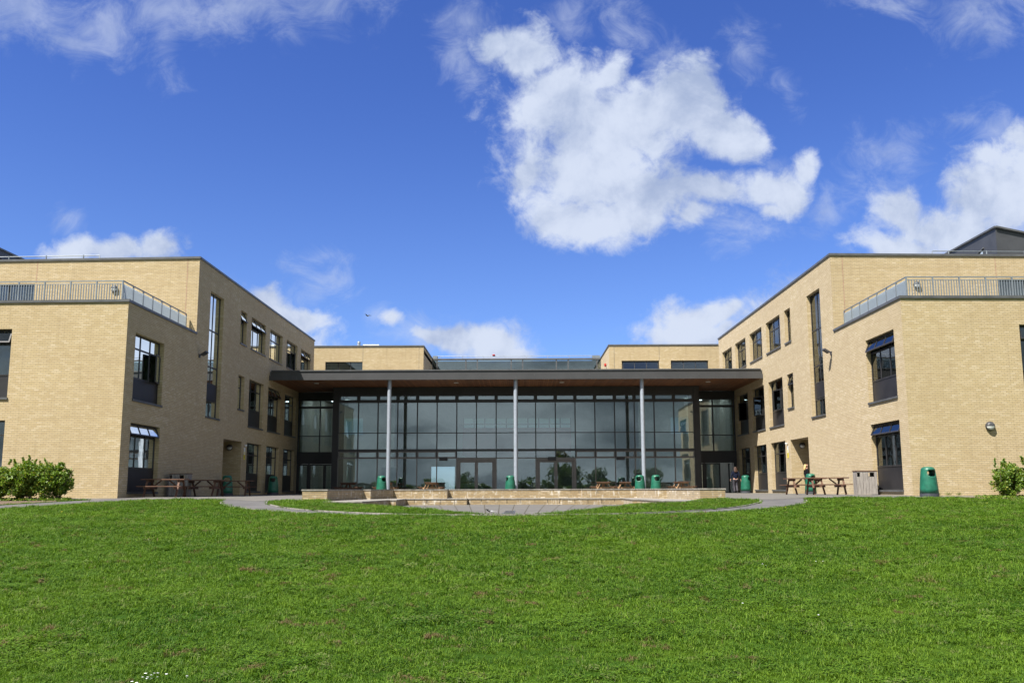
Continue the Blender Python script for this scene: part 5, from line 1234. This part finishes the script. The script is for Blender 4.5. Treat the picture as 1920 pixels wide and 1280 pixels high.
def scatter(target, collection, scale_attr='sc', tilt=.25):
    ng = bpy.data.node_groups.new('scatter', 'GeometryNodeTree')
    ng.interface.new_socket('Geometry', in_out='INPUT', socket_type='NodeSocketGeometry'); ng.interface.new_socket('Geometry', in_out='OUTPUT', socket_type='NodeSocketGeometry')
    gi = ng.nodes.new('NodeGroupInput'); go = ng.nodes.new('NodeGroupOutput'); io = ng.nodes.new('GeometryNodeInstanceOnPoints'); ci = ng.nodes.new('GeometryNodeCollectionInfo')
    ci.inputs['Collection'].default_value = collection; ci.inputs['Separate Children'].default_value = True; ci.inputs['Reset Children'].default_value = True
    na = ng.nodes.new('GeometryNodeInputNamedAttribute'); na.data_type = 'FLOAT'; na.inputs['Name'].default_value = scale_attr
    nk_ = ng.nodes.new('GeometryNodeInputNamedAttribute'); nk_.data_type = 'INT'; nk_.inputs['Name'].default_value = 'kd'
    rv = ng.nodes.new('FunctionNodeRandomValue'); rv.data_type = 'FLOAT_VECTOR'; rv.inputs[0].default_value = (-tilt, -tilt, 0); rv.inputs[1].default_value = (tilt, tilt, 6.283)
    ng.links.new(gi.outputs[0], io.inputs['Points']); ng.links.new(ci.outputs[0], io.inputs['Instance']); io.inputs['Pick Instance'].default_value = True
    ng.links.new(nk_.outputs['Attribute'], io.inputs['Instance Index']); ng.links.new(na.outputs['Attribute'], io.inputs['Scale']); ng.links.new(rv.outputs[0], io.inputs['Rotation'])
    ng.links.new(io.outputs[0], go.inputs[0])
    md = target.modifiers.new('scatter', 'NODES'); md.node_group = ng
scatter(grass, tcol)
# daisies and dandelions
def flowers(name, spots, r, mat, label, cat, hh, seed):
    rnd = random.Random(seed); bm = bmesh.new()
    for (cx, cy, n, spr) in spots:
        for i in range(n):
            x, y = cx + rnd.gauss(0, spr), cy + rnd.gauss(0, spr * 1.6)
            if not free(x, y): continue
            z = lawn_z(x, y) + hh * rnd.uniform(.8, 1.15); c = bm.verts.new((x, y, z + r * .25)); t = rnd.uniform(-.5, .1)
            ring = [bm.verts.new((x + r * math.cos(a), y + r * math.sin(a), z + t * r * math.sin(a))) for a in [q * math.pi / 4 for q in range(8)]]
            for q in range(8): bm.faces.new((c, ring[q], ring[(q + 1) % 8]))
            s_ = .0015
    tag(obj(name, bm, mat), label, cat, kind='stuff')
flowers('daisies', [(-2.38, 6.35, 12, .055), (-2.2, 6.5, 3, .05), (3.7, 12.5, 6, .12), (2.2, 9.2, 3, .2), (12.6, 24.5, 10, .5), (13.8, 27.5, 18, .5), (12.3, 29.8, 12, .35), (15.3, 29.5, 16, .7), (-14.0, 23.0, 12, .6), (4.8, 12.2, 4, .3), (0, 15, 10, 5), (6, 20, 12, 6), (-8, 20, 12, 5)], .0105, M['white'], 'small white daisies in the lawn', 'daisies', .044, 3)
flowers('dandelions', [(-12.5, 31, 5, 1.3), (-9.7, 30.5, 4, 1.2), (1.5, 22.0, 5, 1.0), (5, 26.5, 5, 1.4), (13, 30, 8, 1.6), (15.5, 30.8, 7, 1.2), (17.5, 31, 6, .8), (-14, 26, 5, 2), (9.5, 29, 4, 1.2)], .024, M['yellow'], 'yellow dandelion heads in the lawn', 'dandelions', .05, 4)
